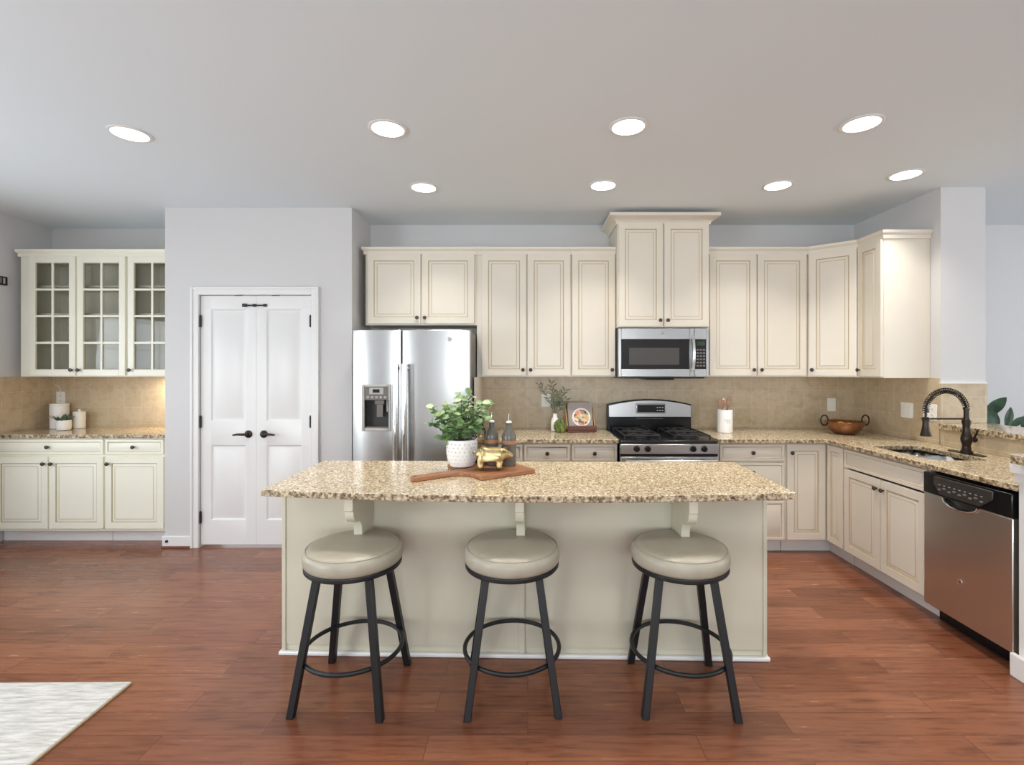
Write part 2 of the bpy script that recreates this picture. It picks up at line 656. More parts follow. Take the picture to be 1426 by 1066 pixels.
# pantry closet
PX0, PX1, PY = -2.92, -1.416, 3.89
DX0, DX1, DZ = -2.642, -1.738, 2.034      # door opening
mb = MB()
mb.box(PX0, DX0, PY, PY + .11, 0, CEIL).box(DX1, PX1, PY, PY + .11, 0, CEIL).box(DX0, DX1, PY, PY + .11, DZ, CEIL)
mb.box(PX0, PX0 + .1, PY + .11, DN, 0, CEIL).box(PX1 - .1, PX1, PY + .11, D + .1, 0, CEIL)
struct(mb.build('wall_pantry', M['wall'], smooth=0), 'pale grey closet wall around the double pantry doors')
cw = .062
cas = MB()
for x0, x1, z0, z1 in ((DX0 - cw, DX0, 0, DZ + cw), (DX1, DX1 + cw, 0, DZ + cw), (DX0, DX1, DZ, DZ + cw)):
    cas.box(x0, x1, PY - .016, PY, z0, z1)
for x0, x1, z0, z1 in ((DX0 - cw, DX0 - cw + .018, 0, DZ + cw), (DX1 + cw - .018, DX1 + cw, 0, DZ + cw), (DX0 - cw + .018, DX1 + cw - .018, DZ + cw - .018, DZ + cw)):
    cas.box(x0, x1, PY - .024, PY - .016, z0, z1)
struct(cas.build('trim_1', M['trim'], bevel=.003), 'white casing around the pantry doors')


def baseboard(name, label, x0, x1, y, side=0):
    mb = MB().box(x0, x1, y - .015, y, 0, .085).box(x0, x1, y - .010, y, .085, .10)
    return struct(mb.build(name, M['trim'], bevel=.003), label)


bb = MB().box(PX0 - .015, DX0 - cw, PY - .015, PY, 0, .095).box(PX0 - .015, PX0, PY, PY + .06, 0, .095)
bo = bb.build('baseboard_pantry_left', M['trim'], bevel=.004)
struct(bo, 'white baseboard at the left of the pantry doors')
MB().lathe([(.011, 0), (.011, .006), (.006, .010)], 14, 0, R('X', 90)).build('door_stop_cap', M['matte'], bo, loc=(PX0 + .025, PY - .015, .055))
struct(MB().box(PX0 - .015, DX0 - cw, PY - .024, PY - .015, 0, .018).build('trim_2', M['floor'], bevel=.004), 'wood shoe moulding under the pantry baseboard')
struct(MB().box(DX1 + cw, PX1, PY - .015, PY, 0, .095).build('baseboard_pantry_right', M['trim'], bevel=.004), 'white baseboard at the right of the pantry doors')

# tiled splashbacks
BS = .012
struct(MB().box(-.425, XR - BS, D - BS, D, .90, 1.372).build('trim_3', M['tile_b'], smooth=0), 'beige stone tile splashback on the back wall')
struct(MB().box(XR - BS, XR, YR, D, .90, 1.372).build('trim_4', M['tile_s'], smooth=0), 'beige stone tile splashback on the right wall')
struct(MB().box(XR - BS, XR, 2.26, YR - BS, .90, 1.012).build('trim_5', M['tile_s'], smooth=0), 'beige stone tile strip under the bar ledge')
struct(MB().box(XR - BS, 3.265, YR - BS, YR, 1.054, 1.335).build('trim_6', M['tile_b'], smooth=0), 'beige stone tile on the column face above the ledge')
struct(MB().box(XR - BS, 3.265, YR - BS - .004, YR, 1.335, 1.347).build('trim_7', M['trim'], smooth=0), 'thin pale cap strip over the column tile')
struct(MB().box(XL, PX0, DN - BS, DN, .90, 1.372).build('trim_8', M['tile_b'], smooth=0), 'beige stone tile splashback at the back of the niche')
struct(MB().box(XL, XL + BS, 3.92, DN - BS, .90, 1.372).build('trim_9', M['tile_s'], smooth=0), 'beige stone tile splashback on the left wall')

# ------------------------------------------------------------------ panelled fronts
P_CAB = [(0, 0, 0), (.004, .006, 1), (.007, .006, 1), (.026, .001, 0), (.028, .0035, 1), (.030, .001, 1)]
P_DRW = [(0, 0, 0), (.0025, .004, 1), (.0045, .004, 1), (.014, 0, 0)]
P_DOOR = [(0, 0, 0), (.012, .009, 0), (.022, .009, 0), (.042, .002, 0)]


def panel_slab(mb, w, h, t, cells, prof, X=None):
    """slab 0..w x 0..h, front at y=-t, back at y=0; cells hold raised panels"""
    xs = sorted({0, w} | {c[0] for c in cells} | {c[1] for c in cells})
    zs = sorted({0, h} | {c[2] for c in cells} | {c[3] for c in cells})
    vs, fs, ms = [], [], []
    q = {}

    def V(x, y, z):
        k = (round(x, 5), round(y, 5), round(z, 5))
        if k not in q:
            q[k] = len(vs)
            vs.append(k)
        return q[k]
    for i in range(len(xs) - 1):
        for j in range(len(zs) - 1):
            xc, zc = (xs[i] + xs[i + 1]) / 2, (zs[j] + zs[j + 1]) / 2
            if any(c[0] < xc < c[1] and c[2] < zc < c[3] for c in cells):
                continue
            fs.append((V(xs[i], -t, zs[j]), V(xs[i + 1], -t, zs[j]), V(xs[i + 1], -t, zs[j + 1]), V(xs[i], -t, zs[j + 1])))
            ms.append(0)
    for x0, x1, z0, z1 in cells:
        prev = None
        for ins, dep, m in prof:
            ring = [V(x0 + ins, -t + dep, z0 + ins), V(x1 - ins, -t + dep, z0 + ins), V(x1 - ins, -t + dep, z1 - ins), V(x0 + ins, -t + dep, z1 - ins)]
            if prev:
                for k in range(4):
                    fs.append((prev[k], prev[(k + 1) % 4], ring[(k + 1) % 4], ring[k]))
                    ms.append(m)
            prev = ring
        fs.append(tuple(prev))
        ms.append(0)
    # sides and back
    for i in range(len(xs) - 1):
        for z in (0, h):
            fs.append((V(xs[i], -t, z), V(xs[i + 1], -t, z), V(xs[i + 1], 0, z), V(xs[i], 0, z)))
            ms.append(0)
    for j in range(len(zs) - 1):
        for x in (0, w):
            fs.append((V(x, -t, zs[j]), V(x, -t, zs[j + 1]), V(x, 0, zs[j + 1]), V(x, 0, zs[j])))
            ms.append(0)
    fs.append((V(0, 0, 0), V(w, 0, 0), V(w, 0, h), V(0, 0, h)))
    ms.append(0)
    mb.add(vs, fs, ms, X)


KNOB = [(.0055, 0), (.0055, .010), (.009, .013), (.0145, .017), (.0155, .021), (.012, .026), (.005, .028)]


def add_knob(parent, x, z, y=-.02):
    MB().lathe(KNOB, 16, 0, R('X', 90)).build('knob', M['knob'], parent, loc=(x, y, z))


DT = .020


def front(parent, kind, x0, x1, z0, z1, mats, knob=None, y=0.0, rz=0.0, org=None):
    """a door or drawer front; knob = (dx from x0, dz from z0)"""
    w, h = x1 - x0, z1 - z0
    loc = org if org else (x0, y, z0)
    if kind == 'glass':
        return glass_door(parent, w, h, loc, mats, knob)
    mb = MB()
    if kind == 'door':
        st = .052 if w > .2 else .042
        panel_slab(mb, w, h, DT, [(st, w - st, st, h - st)], P_CAB)
    else:
        st = .020
        panel_slab(mb, w, h, DT, [(st, w - st, st, h - st)], P_DRW)
    o = mb.build('door' if kind == 'door' else 'drawer' if kind == 'drawer' else 'false_drawer_front', mats, parent, bevel=.003, loc=loc, rot=(0, 0, rz))
    if knob:
        for kx, kz in (knob if isinstance(knob, list) else [knob]):
            add_knob(o, kx, kz)
    return o


def glass_door(parent, w, h, loc, mats, knob):
    st = .052
    mb = MB()
    for a in ((0, st, 0, h), (w - st, w, 0, h), (st, w - st, 0, st), (st, w - st, h - st, h)):
        mb.box(a[0], a[1], -DT, 0, a[2], a[3])
    g = .006
    for a in ((st, st + g, st, h - st), (w - st - g, w - st, st, h - st), (st + g, w - st - g, st, st + g), (st + g, w - st - g, h - st - g, h - st)):
        mb.box(a[0], a[1], -DT + .006, -.004, a[2], a[3], 1)
    iw, ih = w - 2 * st, h - 2 * st
    mb.box(w / 2 - .009, w / 2 + .009, -DT + .003, -.004, st, h - st)
    for k in (1, 2, 3):
        z = st + ih * k / 4
        mb.box(st, w / 2 - .009, -DT + .003, -.004, z - .009, z + .009)
        mb.box(w / 2 + .009, w - st, -DT + .003, -.004, z - .009, z + .009)
    o = mb.build('door', mats, parent, bevel=.002, loc=loc)
    MB().add([(st, -.008, st), (w - st, -.008, st), (w - st, -.008, h - st), (st, -.008, h - st)], [(0, 1, 2, 3)]).build('glass_pane', M['glass'], o, smooth=0)
    if knob:
        add_knob(o, *knob)
    return o


def sweep(mb, path, prof, g0=None, g1=None, m=0):
    """run a profile of (out, z) along a plan path; out is to the right of travel; mitred"""
    P = [Vector(p).to_2d() for p in path]
    ext = ([Vector(g0)] if g0 else [P[0] * 2 - P[1]]) + P + ([Vector(g1)] if g1 else [P[-1] * 2 - P[-2]])
    n = len(prof)
    vs, fs = [], []
    for i in range(1, len(ext) - 1):
        d0, d1 = (ext[i] - ext[i - 1]).normalized(), (ext[i + 1] - ext[i]).normalized()
        n0, n1 = Vector((d0.y, -d0.x)), Vector((d1.y, -d1.x))
        b = n0 + n1
        b = b / (b.length_squared / 2) if b.length > 1e-6 else n0
        for o_, z in prof:
            p = ext[i] + b * o_
            vs.append((p.x, p.y, z))
    for i in range(len(P) - 1):
        for k in range(n):
            k2 = (k + 1) % n
            fs.append((i * n + k, i * n + k2, (i + 1) * n + k2, (i + 1) * n + k))
    fs.append(tuple(range(n)))
    fs.append(tuple(range((len(P) - 1) * n, len(P) * n))[::-1])
    mb.add(vs, fs, m)
    return mb


def crown_prof(z0, z1, p):
    h = z1 - z0
    return [(0, z0), (.012, z0), (.014, z0 + h * .2), (p * .45, z0 + h * .45), (p * .85, z0 + h * .62), (p, z0 + h * .68), (p, z1), (0, z1)]


# ------------------------------------------------------------------ wall cabinets
CM = [M['cream'], M['glaze']]
SM = [M['sage'], M['sglaze']]
ZU = 1.372
UF = 4.04                      # front of the wall-cabinet boxes
ZT = 2.453                     # top of the crown
GU = 'cream wall cabinets over the cooking run'


def wall_cabinet(name, label, x0, x1, z0, z1, yf, doors, crown=None, yb=D, group=GU, mats=CM):
    """doors: (x0, x1, z0, z1, knob side) in room x/z"""
    t = thing(name, label, 'cabinet', (x0, yf, z0), 0, group)
    MB().box(0, x1 - x0, 0, yb - yf - .002, 0, z1 - z0).build('carcass', mats, t, bevel=.0015)
    for a, b, c, d, side in doors:
        w = b - a
        k = (w - .026, .048) if side == 'R' else (.026, .048)
        front(t, 'door', a - x0, b - x0, c - z0, d - z0, mats, k)
    return t


def crown(t, path, z0, z1, p, mats, g0=None, g1=None):
    """path in room coordinates, travelling so that the room is on the right"""
    o = Vector(t.location).to_2d()
    f = lambda q: tuple(Vector(q) - o) if q else None
    mb = sweep(MB(), [f(q) for q in path], crown_prof(z0 - t.location.z, z1 - t.location.z, p), f(g0), f(g1))
    return mb.build('crown_moulding', mats, t, smooth=50)


ZD = 2.392                     # top of the wall-cabinet doors
c1 = wall_cabinet('wall_cabinet', 'short cream two-door wall cabinet above the refrigerator', -1.356, -.426, 1.802, 2.44, UF, [(-1.334, -.893, 1.815, ZD, 'R'), (-.881, -.446, 1.815, ZD, 'L')])
crown(c1, [(-1.356, D), (-1.356, UF), (-.426, UF)], ZD, ZT, .027, CM, None, (0, UF))
c2 = wall_cabinet('wall_cabinet', 'tall cream two-door wall cabinet to the right of the refrigerator', -.425, .361, ZU, 2.44, UF, [(-.382, -.014, ZU + .01, ZD, 'R'), (-.002, .352, ZU + .01, ZD, 'L')])
crown(c2, [(-.425, UF), (.361, UF)], ZD, ZT, .027, CM)
c3 = wall_cabinet('wall_cabinet', 'narrow cream single-door wall cabinet beside the microwave', .362, .733, ZU, 2.44, UF, [(.369, .726, ZU + .01, ZD, 'R')])
crown(c3, [(.362, UF), (.733, UF)], ZD, ZT, .027, CM)
c4 = wall_cabinet('wall_cabinet', 'raised cream two-door wall cabinet with bold crown above the microwave', .734, 1.481, 1.777, 2.66, 3.955, [(.741, 1.102, 1.785, 2.632, 'R'), (1.112, 1.475, 1.785, 2.632, 'L')])
crown(c4, [(.734, D), (.734, 3.955), (1.481, 3.955), (1.481, D)], 2.62, 2.70, .072, CM)
DG0, DG1 = Vector((2.340, UF)), Vector((2.605, 3.80))          # the corner cabinet's diagonal front
c5 = wall_cabinet('wall_cabinet', 'tall cream two-door wall cabinet to the right of the microwave', 1.482, DG0.x, ZU, 2.44, UF, [(1.515, 1.902, ZU + .01, ZD, 'R'), (1.914, 2.318, ZU + .01, ZD, 'L')])
crown(c5, [(1.482, UF), (DG0.x, UF)], ZD, ZT, .027, CM, None, tuple(DG1))
c6 = thing('corner_wall_cabinet', 'diagonal cream corner wall cabinet with one angled door', 'cabinet', (DG0.x, UF, ZU), 0, GU)
MB().prism([(0.001, D - UF - .002), (0.001, 0), (DG1.x - DG0.x, DG1.y - DG0.y + .001), (XR - DG0.x - .002, DG1.y - UF + .001), (XR - DG0.x - .002, D - UF - .002)], 0, 2.44 - ZU).build('carcass', CM, c6, bevel=.0015)
dv = (DG1 - DG0)
dl, da = dv.length, math.atan2(dv.y, dv.x)
dn = Vector((dv.x, dv.y)).normalized()
front(c6, 'door', 0, dl - .024, 0, ZD - ZU - .01, CM, (.026, .048), rz=da, org=(dn.x * .012, dn.y * .012, .01))
crown(c6, [tuple(DG0), tuple(DG1)], ZD, ZT, .027, CM, (1.482, UF), (DG1.x, 3.3))
YE = 3.535
c7 = thing('wall_cabinet', 'narrow cream wall cabinet with plain side panel on the right wall', 'cabinet', (DG1.x, DG1.y, ZU), -PI / 2, GU)
wl = DG1.y - YE
MB().box(.001, wl, 0, XR - DG1.x - .002, 0, 2.44 - ZU).build('carcass', CM, c7, bevel=.0015)
front(c7, 'door', .010, wl - .006, .01, ZD - ZU, CM, (.026, .048))
mb = MB()
pm = [(0.0, 0.0), (wl, 0.0), (wl, XR - DG1.x - .002)]
# crown in the cabinet's own frame: local x runs towards the camera, local -y faces the kitchen
g0l = (-(DG0.y - DG1.y), -(DG1.x - DG0.x))
sweep(mb, pm, crown_prof(ZD - ZU, ZT - ZU, .027), (-(DG0.y - DG1.y), (DG0.x - DG1.x)), None)
mb.build('crown_moulding', CM, c7, smooth=50)

# glazed cabinets in the niche
NF = 4.12
GN = 'glazed cream wall cabinets in the niche'


def glazed_cabinet(label, x0, x1, doors, crown_path, g0=None):
    t = thing('glazed_wall_cabinet', label, 'cabinet', (x0, NF, ZU), 0, GN)
    w, d, h = x1 - x0, DN - NF - .002, 2.44 - ZU
    mb = MB().box(0, .018, 0.02, d, 0, h).box(w - .018, w, 0.02, d, 0, h).box(.018, w - .018, 0.02, d, 0, .018).box(.018, w - .018, .02, d, h - .05, h)
    mb.box(.018, w - .018, d - .012, d, .018, h - .05, 1)
    mb.build('carcass', [M['sage'], M['inner']], t, bevel=.0015)
    ff = MB()
    xs = [0] + [v for a, b, s in doors for v in (a - x0 + .03, b - x0 - .03)] + [w]
    for i in range(0, len(xs), 2):
        ff.box(xs[i], xs[i + 1], 0, .02, 0, h)
    for i in range(1, len(xs) - 1, 2):
        ff.box(xs[i], xs[i + 1], 0, .02, 0, .035).box(xs[i], xs[i + 1], 0, .02, h - .08, h)
    ff.build('face_frame', SM, t, bevel=.0015)
    for z in (.29, .53, .77):
        MB().box(.019, w - .019, .06, d - .013, z, z + .018).build('shelf', M['inner'], t, bevel=.001)
    for a, b, side in doors:
        k = (b - a - .022, .048) if side == 'R' else (.022, .048)
        front(t, 'glass', a - x0, b - x0, .008, ZD - ZU, SM, k)
    crown(t, crown_path, ZD, ZT, .026, SM, g0)
    return t


glazed_cabinet('pale cream two-door cabinet with muntin glass doors near the left wall', -4.322, -3.412, [(-4.232, -3.842, 'R'), (-3.826, -3.418, 'L')], [(-4.322, DN), (-4.322, NF), (-3.412, NF)])
glazed_cabinet('pale cream single-door glass cabinet against the pantry closet', -3.411, -2.925, [(-3.395, -2.985, 'L')], [(-3.411, NF), (-2.925, NF)])

# ------------------------------------------------------------------ base cabinets
BF = 3.76
HB = .868


def base_box(t, w, d, mats, h=HB, hollow=False, toe=True):
    if hollow:
        mb = MB().box(0, .018, .02, d, .1, h).box(w - .018, w, .02, d, .1, h).box(.018, w - .018, d - .012, d, .1, h).box(.018, w - .018, .02, d - .012, .1, .118)
        mb.box(0, .03, 0, .02, .1, h).box(w - .03, w, 0, .02, .1, h).box(.03, w - .03, 0, .02, h - .03, h).box(.03, w - .03, 0, .02, .1, .13)
        mb.build('carcass', mats, t, bevel=.0015)
    else:
        MB().box(0, w, 0, d, .1, h).build('carcass', mats, t, bevel=.0015)
    if toe:
        MB().box(.002, w - .002, .065, d, 0, .1).build('toe_kick', M['trim'], t)


GB = 'cream base cabinets left of the range'
for x0, x1, lb in ((-.40, -.035, 'cream base cabinet with drawer beside the refrigerator'), (-.034, .334, 'cream base cabinet with drawer under the artichoke and vase'), (.335, .697, 'cream base cabinet with drawer just left of the range')):
    t = thing('base_cabinet', lb, 'cabinet', (x0, BF, 0), 0, GB)
    w = x1 - x0
    base_box(t, w, D - BF - .002, CM)
    front(t, 'drawer', .006, w - .006, .725, .855, CM, ((w - .012) / 2, .060))
    front(t, 'door', .006, w - .006, .115, .712, CM, (w - .042, .55))
t = thing('drawer_base_cabinet', 'cream base cabinet with three stacked drawers right of the range', 'cabinet', (1.457, BF, 0), 0)
w = 2.0 - 1.457
base_box(t, w, D - BF - .002, CM)
front(t, 'drawer', .030, w - .012, .725, .855, CM, ((w - .04) / 2, .065))
front(t, 'drawer', .030, w - .012, .428, .712, CM, ((w - .04) / 2, .21))
front(t, 'drawer', .030, w - .012, .115, .415, CM, ((w - .04) / 2, .22))

RF = 2.330                      # front plane of the right-hand run's boxes
RD = RF - .02
t = thing('corner_base_cabinet', 'cream corner base cabinet with two narrow doors meeting at right angles', 'cabinet', (2.001, BF, 0))
MB().prism([(0, 0), (RF - 2.001, 0), (RF - 2.001, 3.542 - BF), (XR - 2.003, 3.542 - BF), (XR - 2.003, D - BF - .002), (0, D - BF - .002)], .1, HB).build('carcass', CM, t, bevel=.0015)
MB().prism([(0.002, .065), (RF - 2.001 + .06, .065), (RF - 2.001 + .06, 3.544 - BF), (XR - 2.003, 3.544 - BF), (XR - 2.003, D - BF - .002), (.002, D - BF - .002)], 0, .1).build('toe_kick', M['trim'], t)
front(t, 'door', .008, RD - 2.001 - .006, .115, .855, CM, (.030, .675))
front(t, 'door', 0, BF - .028 - 3.548, 0, .74, CM, None, rz=-PI / 2, org=(RF - 2.001, -.028, .115))
# sink base: local x runs towards the camera
SB0, SB1 = 3.541, 2.796
t = thing('sink_base_cabinet', 'cream sink base cabinet with false drawer front and two doors', 'cabinet', (RF, SB0, 0), -PI / 2)
w = SB0 - SB1
base_box(t, w, XR - RF - .014, CM, hollow=True)
front(t, 'false', .010, w - .008, .725, .855, CM)
front(t, 'door', .010, w / 2 - .003, .115, .712, CM, (w / 2 - .013 - .028, .535))
front(t, 'door', w / 2 + .003, w - .008, .115, .712, CM, (.028, .535))

# niche base cabinets
NBF = 3.985
GNB = 'pale cream base cabinets in the niche'
t = thing('base_cabinet', 'pale cream two-door base cabinet with one wide drawer in the niche', 'cabinet', (-4.39, NBF, 0), 0, GNB)
w = -3.478 + 4.39
base_box(t, w, DN - NBF - .002, SM)
front(t, 'drawer', .012, w - .008, .735, .858, SM, ((w - .02) / 2, .062))
front(t, 'door', .012, w / 2 - .006, .125, .715, SM, (w / 2 - .018 - .026, .535))
front(t, 'door', w / 2 + .006, w - .008, .125, .715, SM, (.026, .535))
t = thing('base_cabinet', 'pale cream single-door base cabinet with drawer next to the pantry closet', 'cabinet', (-3.477, NBF, 0), 0, GNB)
w = -2.924 + 3.477
base_box(t, w, DN - NBF - .002, SM)
front(t, 'drawer', .008, w - .068, .735, .858, SM, ((w - .076) / 2, .062))
front(t, 'door', .008, w - .068, .125, .715, SM, (.028, .535))

# thin panel beside the refrigerator
tag(MB().box(-.424, -.404, 3.80, D - .002, 0, ZU).build('end_panel', M['cream'], bevel=.002), 'thin cream end panel standing between refrigerator and counter', 'panel')

# ------------------------------------------------------------------ worktops
ZC0, ZC1 = .869, .90


def worktop(name, label, outline, holes=(), z0=ZC0, z1=ZC1, org=(0, 0), rz=0.0, cat='countertop', rough=.0, loc=None, seg=.03):
    bm = bmesh.new()

    def loop(pts):
        vs = [bm.verts.new((x, y, z1)) for x, y in pts]
        return [bm.edges.new((vs[i], vs[(i + 1) % len(vs)])) for i in range(len(vs))]
    edges = loop(outline)
    for h in holes:
        edges += loop(h)
    bmesh.ops.triangle_fill(bm, use_beauty=True, use_dissolve=False, edges=edges)
    bmesh.ops.recalc_face_normals(bm, faces=bm.faces)
    if bm.faces[0].normal.z < 0:
        bmesh.ops.reverse_faces(bm, faces=bm.faces)
    ret = bmesh.ops.extrude_face_region(bm, geom=list(bm.faces))
    low = [g for g in ret['geom'] if isinstance(g, bmesh.types.BMVert)]
    for v in low:
        v.co.z = z0
    bmesh.ops.recalc_face_normals(bm, faces=bm.faces)
    for f in bm.faces:
        f.material_index = 1 if abs(f.normal.z) < .5 else 0
    me = bpy.data.meshes.new(name)
    bm.to_mesh(me)
    bm.free()
    me.materials.append(M['granite'])
    me.materials.append(M['gedge'])
    o = bpy.data.objects.new(name, me)
    C.objects.link(o)
    b = o.modifiers.new('edge', 'BEVEL')
    b.width, b.segments, b.limit_method, b.angle_limit = .005, 2, 'ANGLE', math.radians(50)
    if loc:
        o.location = loc
    o.rotation_euler = (0, 0, rz)
    return tag(o, label, cat)


def rect(x0, x1, y0, y1):
    return [(x0, y0), (x1, y0), (x1, y1), (x0, y1)]


def rrect(x0, x1, y0, y1, r, n=5):
    out = []
    for cx, cy, a0 in ((x1 - r, y1 - r, 0), (x0 + r, y1 - r, 90), (x0 + r, y0 + r, 180), (x1 - r, y0 + r, 270)):
        for k in range(n + 1):
            a = math.radians(a0 + 90 * k / n)
            out.append((cx + r * math.cos(a), cy + r * math.sin(a)))
    return out


CF = 3.70
RC = 2.283
worktop('countertop', 'beige granite countertop in the niche', rect(XL + BS + .001, PX0 - .003, 3.955, DN - BS - .001))
worktop('countertop', 'short beige granite countertop between refrigerator and range', rect(-.402, .698, CF, D - BS - .001))
SX0, SX1, SY0, SY1 = 2.405, 2.745, 2.86, 3.40
worktop('countertop', 'beige granite corner countertop with the sink cut into it', [(1.456, CF), (RC - .02, CF), (RC, CF - .02), (RC, 2.258), (XR - BS - .001, 2.258), (XR - BS - .001, D - BS - .001), (1.456, D - BS - .001)], [rrect(SX0, SX1, SY0, SY1, .05)])
worktop('bar_ledge', 'raised beige granite bar ledge on the half wall behind the faucet', [(2.915, 2.25), (3.285, 2.25), (3.285, YR - BS - .003), (2.915, YR - BS - .003)], z0=1.013, z1=1.053, cat='ledge')
worktop('bar_ledge', 'raised granite bar ledge on the white wall end over the dishwasher', rrect(2.20, 3.285, 1.93, 2.222, .03), z0=1.013, z1=1.053, cat='ledge')

# ------------------------------------------------------------------ island
IA = -.0223
isl = thing('kitchen_island', 'putty coloured island base with plain panels and corbels', 'island', (-.03, 2.413, 0), IA)
IW = 1.213
MB().box(-IW, IW, .012, .39, .0, HB).build('body', M['island'], isl, bevel=.002)
for a, b in ((-IW + .02, -.016), (.016, IW - .02)):
    MB().box(a, b, .006, .012, .05, HB).build('panel', M['island'], isl, bevel=.001)
for x0, x1 in ((-IW, -IW + .02), (-.016, .016), (IW - .02, IW)):
    MB().box(x0, x1, 0, .012, .02, HB).build('batten', M['island'], isl, bevel=.003)
mb = MB()
for x0, x1, y0, y1 in ((-IW - .012, IW + .012, -.012, 0),):
    mb.box(x0, x1, y0, .012, 0, .020)
mb.box(-IW - .012, -IW, .012, .39, 0, .020).box(IW, IW + .012, .012, .39, 0, .020)
mb.build('shoe_moulding', M['trim'], isl, bevel=.006)
cp = [(0, HB), (-.275, HB), (-.275, HB - .060), (-.268, HB - .064)]
for k in range(1, 9):                      # hollow curve
    a = PI / 2 * k / 8
    cp.append((-.268 + .055 * (1 - math.cos(a)), HB - .064 - .060 * math.sin(a)))
for k in range(1, 9):                      # rounded belly
    a = PI / 2 * k / 8
    cp.append((-.213 + .055 * math.sin(a), HB - .124 - .060 * (1 - math.cos(a))))
cp += [(-.156, HB - .30)]
for k in range(1, 7):
    a = PI / 2 * k / 6
    cp.append((-.156 + .13 * math.sin(a), HB - .30 - .08 * (1 - math.cos(a))))
cp += [(0, HB - .38)]
for x in (-.765, 0.0, .765):
    o = MB()
    pts = cp[::-1]
    nn = len(pts)
    vs = [(x - .02, y, z) for y, z in pts] + [(x + .02, y, z) for y, z in pts]
    fs = [tuple(range(nn)), tuple(range(2 * nn - 1, nn - 1, -1))] + [(i, (i + 1) % nn, nn + (i + 1) % nn, nn + i) for i in range(nn)]
    o.add(vs, fs)
    o.build('corbel', M['island'], isl, bevel=.002)
# bowed top: corners nearer the wall, middle nearer the camera
outl = []
NB = 40
for k in range(NB + 1):
    u = k / NB
    x = -1.205 + u * (1.180 + 1.205)
    bow = math.sin(PI * u) ** .8
    outl.append((x, 2.178 - .052 * u - .085 * bow))
outl += [(1.200, 2.805), (-1.205, 2.862)]
worktop('island_countertop', 'beige granite island countertop with a bowed rough front edge', outl)

# ------------------------------------------------------------------ recessed lights
LP = [(-2.184, 2.653, 'recessed ceiling light in the front row above the niche side'),
      (-.752, 2.597, 'recessed ceiling light in the front row above the island toward the refrigerator'),
      (.535, 2.574, 'recessed ceiling light in the front row above the island toward the range'),
      (1.757, 2.543, 'recessed ceiling light in the front row above the sink side aisle'),
      (-.742, 3.445, 'recessed ceiling light in front of the refrigerator cabinet'),
      (.531, 3.405, 'recessed ceiling light in front of the narrow cabinet by the microwave'),
      (1.761, 3.405, 'recessed ceiling light in front of the cabinet right of the microwave'),
      (2.513, 3.215, 'recessed ceiling light above the sink near the right wall')]
LP += [(x, .85, 'recessed ceiling light over the open floor before the stools') for x in (-2.18, -.75, .535, 1.757)]  # extra lamps added out of view to lighten stool tops and floor
proto = None
for x, y, lb in LP:
    if proto is None:
        t = proto = thing('recessed_light', lb, 'ceiling light', (x, y, CEIL), 0, 'recessed ceiling lights')
        MB().lathe([(.085, -.001), (.102, -.001), (.103, -.004), (.098, -.007), (.087, -.008), (.085, -.007)], 40, 0, None, False, False).build('trim_ring', M['trim'], t)
        MB().lathe([(.0845, -.001), (.0845, -.006), (.06, -.009), (.01, -.010)], 40).build('diffuser', M['lens'], t)
        l = bpy.data.lights.new('lamp_glow', 'AREA')
        l.shape, l.size, l.energy, l.color = 'DISK', .16, 5.4, (1.0, .95, .88)
        l.spread = 1.75
        lo = bpy.data.objects.new('lamp_glow', l)
        C.objects.link(lo)
        lo.parent, lo.location = t, (0, 0, -.014)
    else:
        t = copy_tree(proto)
        t.location = (x, y, CEIL)
        t['label'] = lb

# small light under the niche cabinet
t = thing('under_cabinet_light', 'small lit puck light under the niche wall cabinet', 'light', (-3.22, 4.36, ZU))
MB().lathe([(.035, -.012), (.037, 0)], 24).build('housing', M['plastic'], t)
MB().lathe([(.028, -.014), (.030, -.0121)], 24).build('diffuser', M['warm'], t)
l = bpy.data.lights.new('lamp_glow', 'AREA')
l.shape, l.size, l.energy, l.color = 'DISK', .06, 3.0, (1.0, .78, .48)
lo = bpy.data.objects.new('lamp_glow', l)
C.objects.link(lo)
lo.parent, lo.location = t, (0, 0, -.02)

# ------------------------------------------------------------------ pantry doors
DW = .4475
for n, x0 in ((1, DX0 + .004), (2, DX0 + .452)):
    mb = MB()
    left = n == 1
    H = 2.008
    a, b = .082, DW - .082
    panel_slab(mb, DW, H, .035, [(a, b, .197, .804), (a, b, .994, 1.902)], P_DOOR)
    o = mb.build('door_%d' % n, M['trim'], bevel=.002, loc=(x0, PY + .045, .020))
    struct(o, 'white two-panel pantry door leaf, hinged on its %s side' % ('left' if left else 'right'))
    y = -.035
    # lever handle
    kx = DW - .062 if left else .062
    s = -1 if left else 1
    hb = MB().lathe([(.030, 0), (.030, .008), (.024, .013), (.011, .016), (.010, .038)], 24, 0, R('X', 90))
    hb.tube([(0, -.034, 0), (s * .03, -.040, .001), (s * .07, -.042, .002), (s * .105, -.040, -.004)], [.010, .010, .008, .006], 12)
    hb.build('door_handle', M['bronze'], o, loc=(kx, y, .892))
    for hz in (.22, .99, 1.80):
        hx = .004 if left else DW - .007
        q = MB().lathe([(.0075, -.045), (.0075, .045)], 12)
        q.lathe([(.004, .045), (.006, .050), (.002, .054)], 10)
        q.build('hinge', M['matte'], o, loc=(hx, y - .011, hz))
    if left:
        lb_ = MB().tube([(-.095, -.012, 0), (.095, -.012, 0)], .006, 10)
        for xx in (-.085, .0, .085):
            lb_.box(xx - .012, xx + .012, -.016, -.0005, -.011, .011)
        lb_.box(-.095, -.06, -.020, -.006, -.013, .013)
        lb_.build('latch_bar', M['matte'], o, bevel=.002, loc=(DW - .010, y, 1.930))
    MB().box(.12 if not left else DW - .18, .18 if not left else DW - .12, -.012, .0, 0, .006).build('catch', M['matte'], o, loc=(0, y + .02, H + .0005))

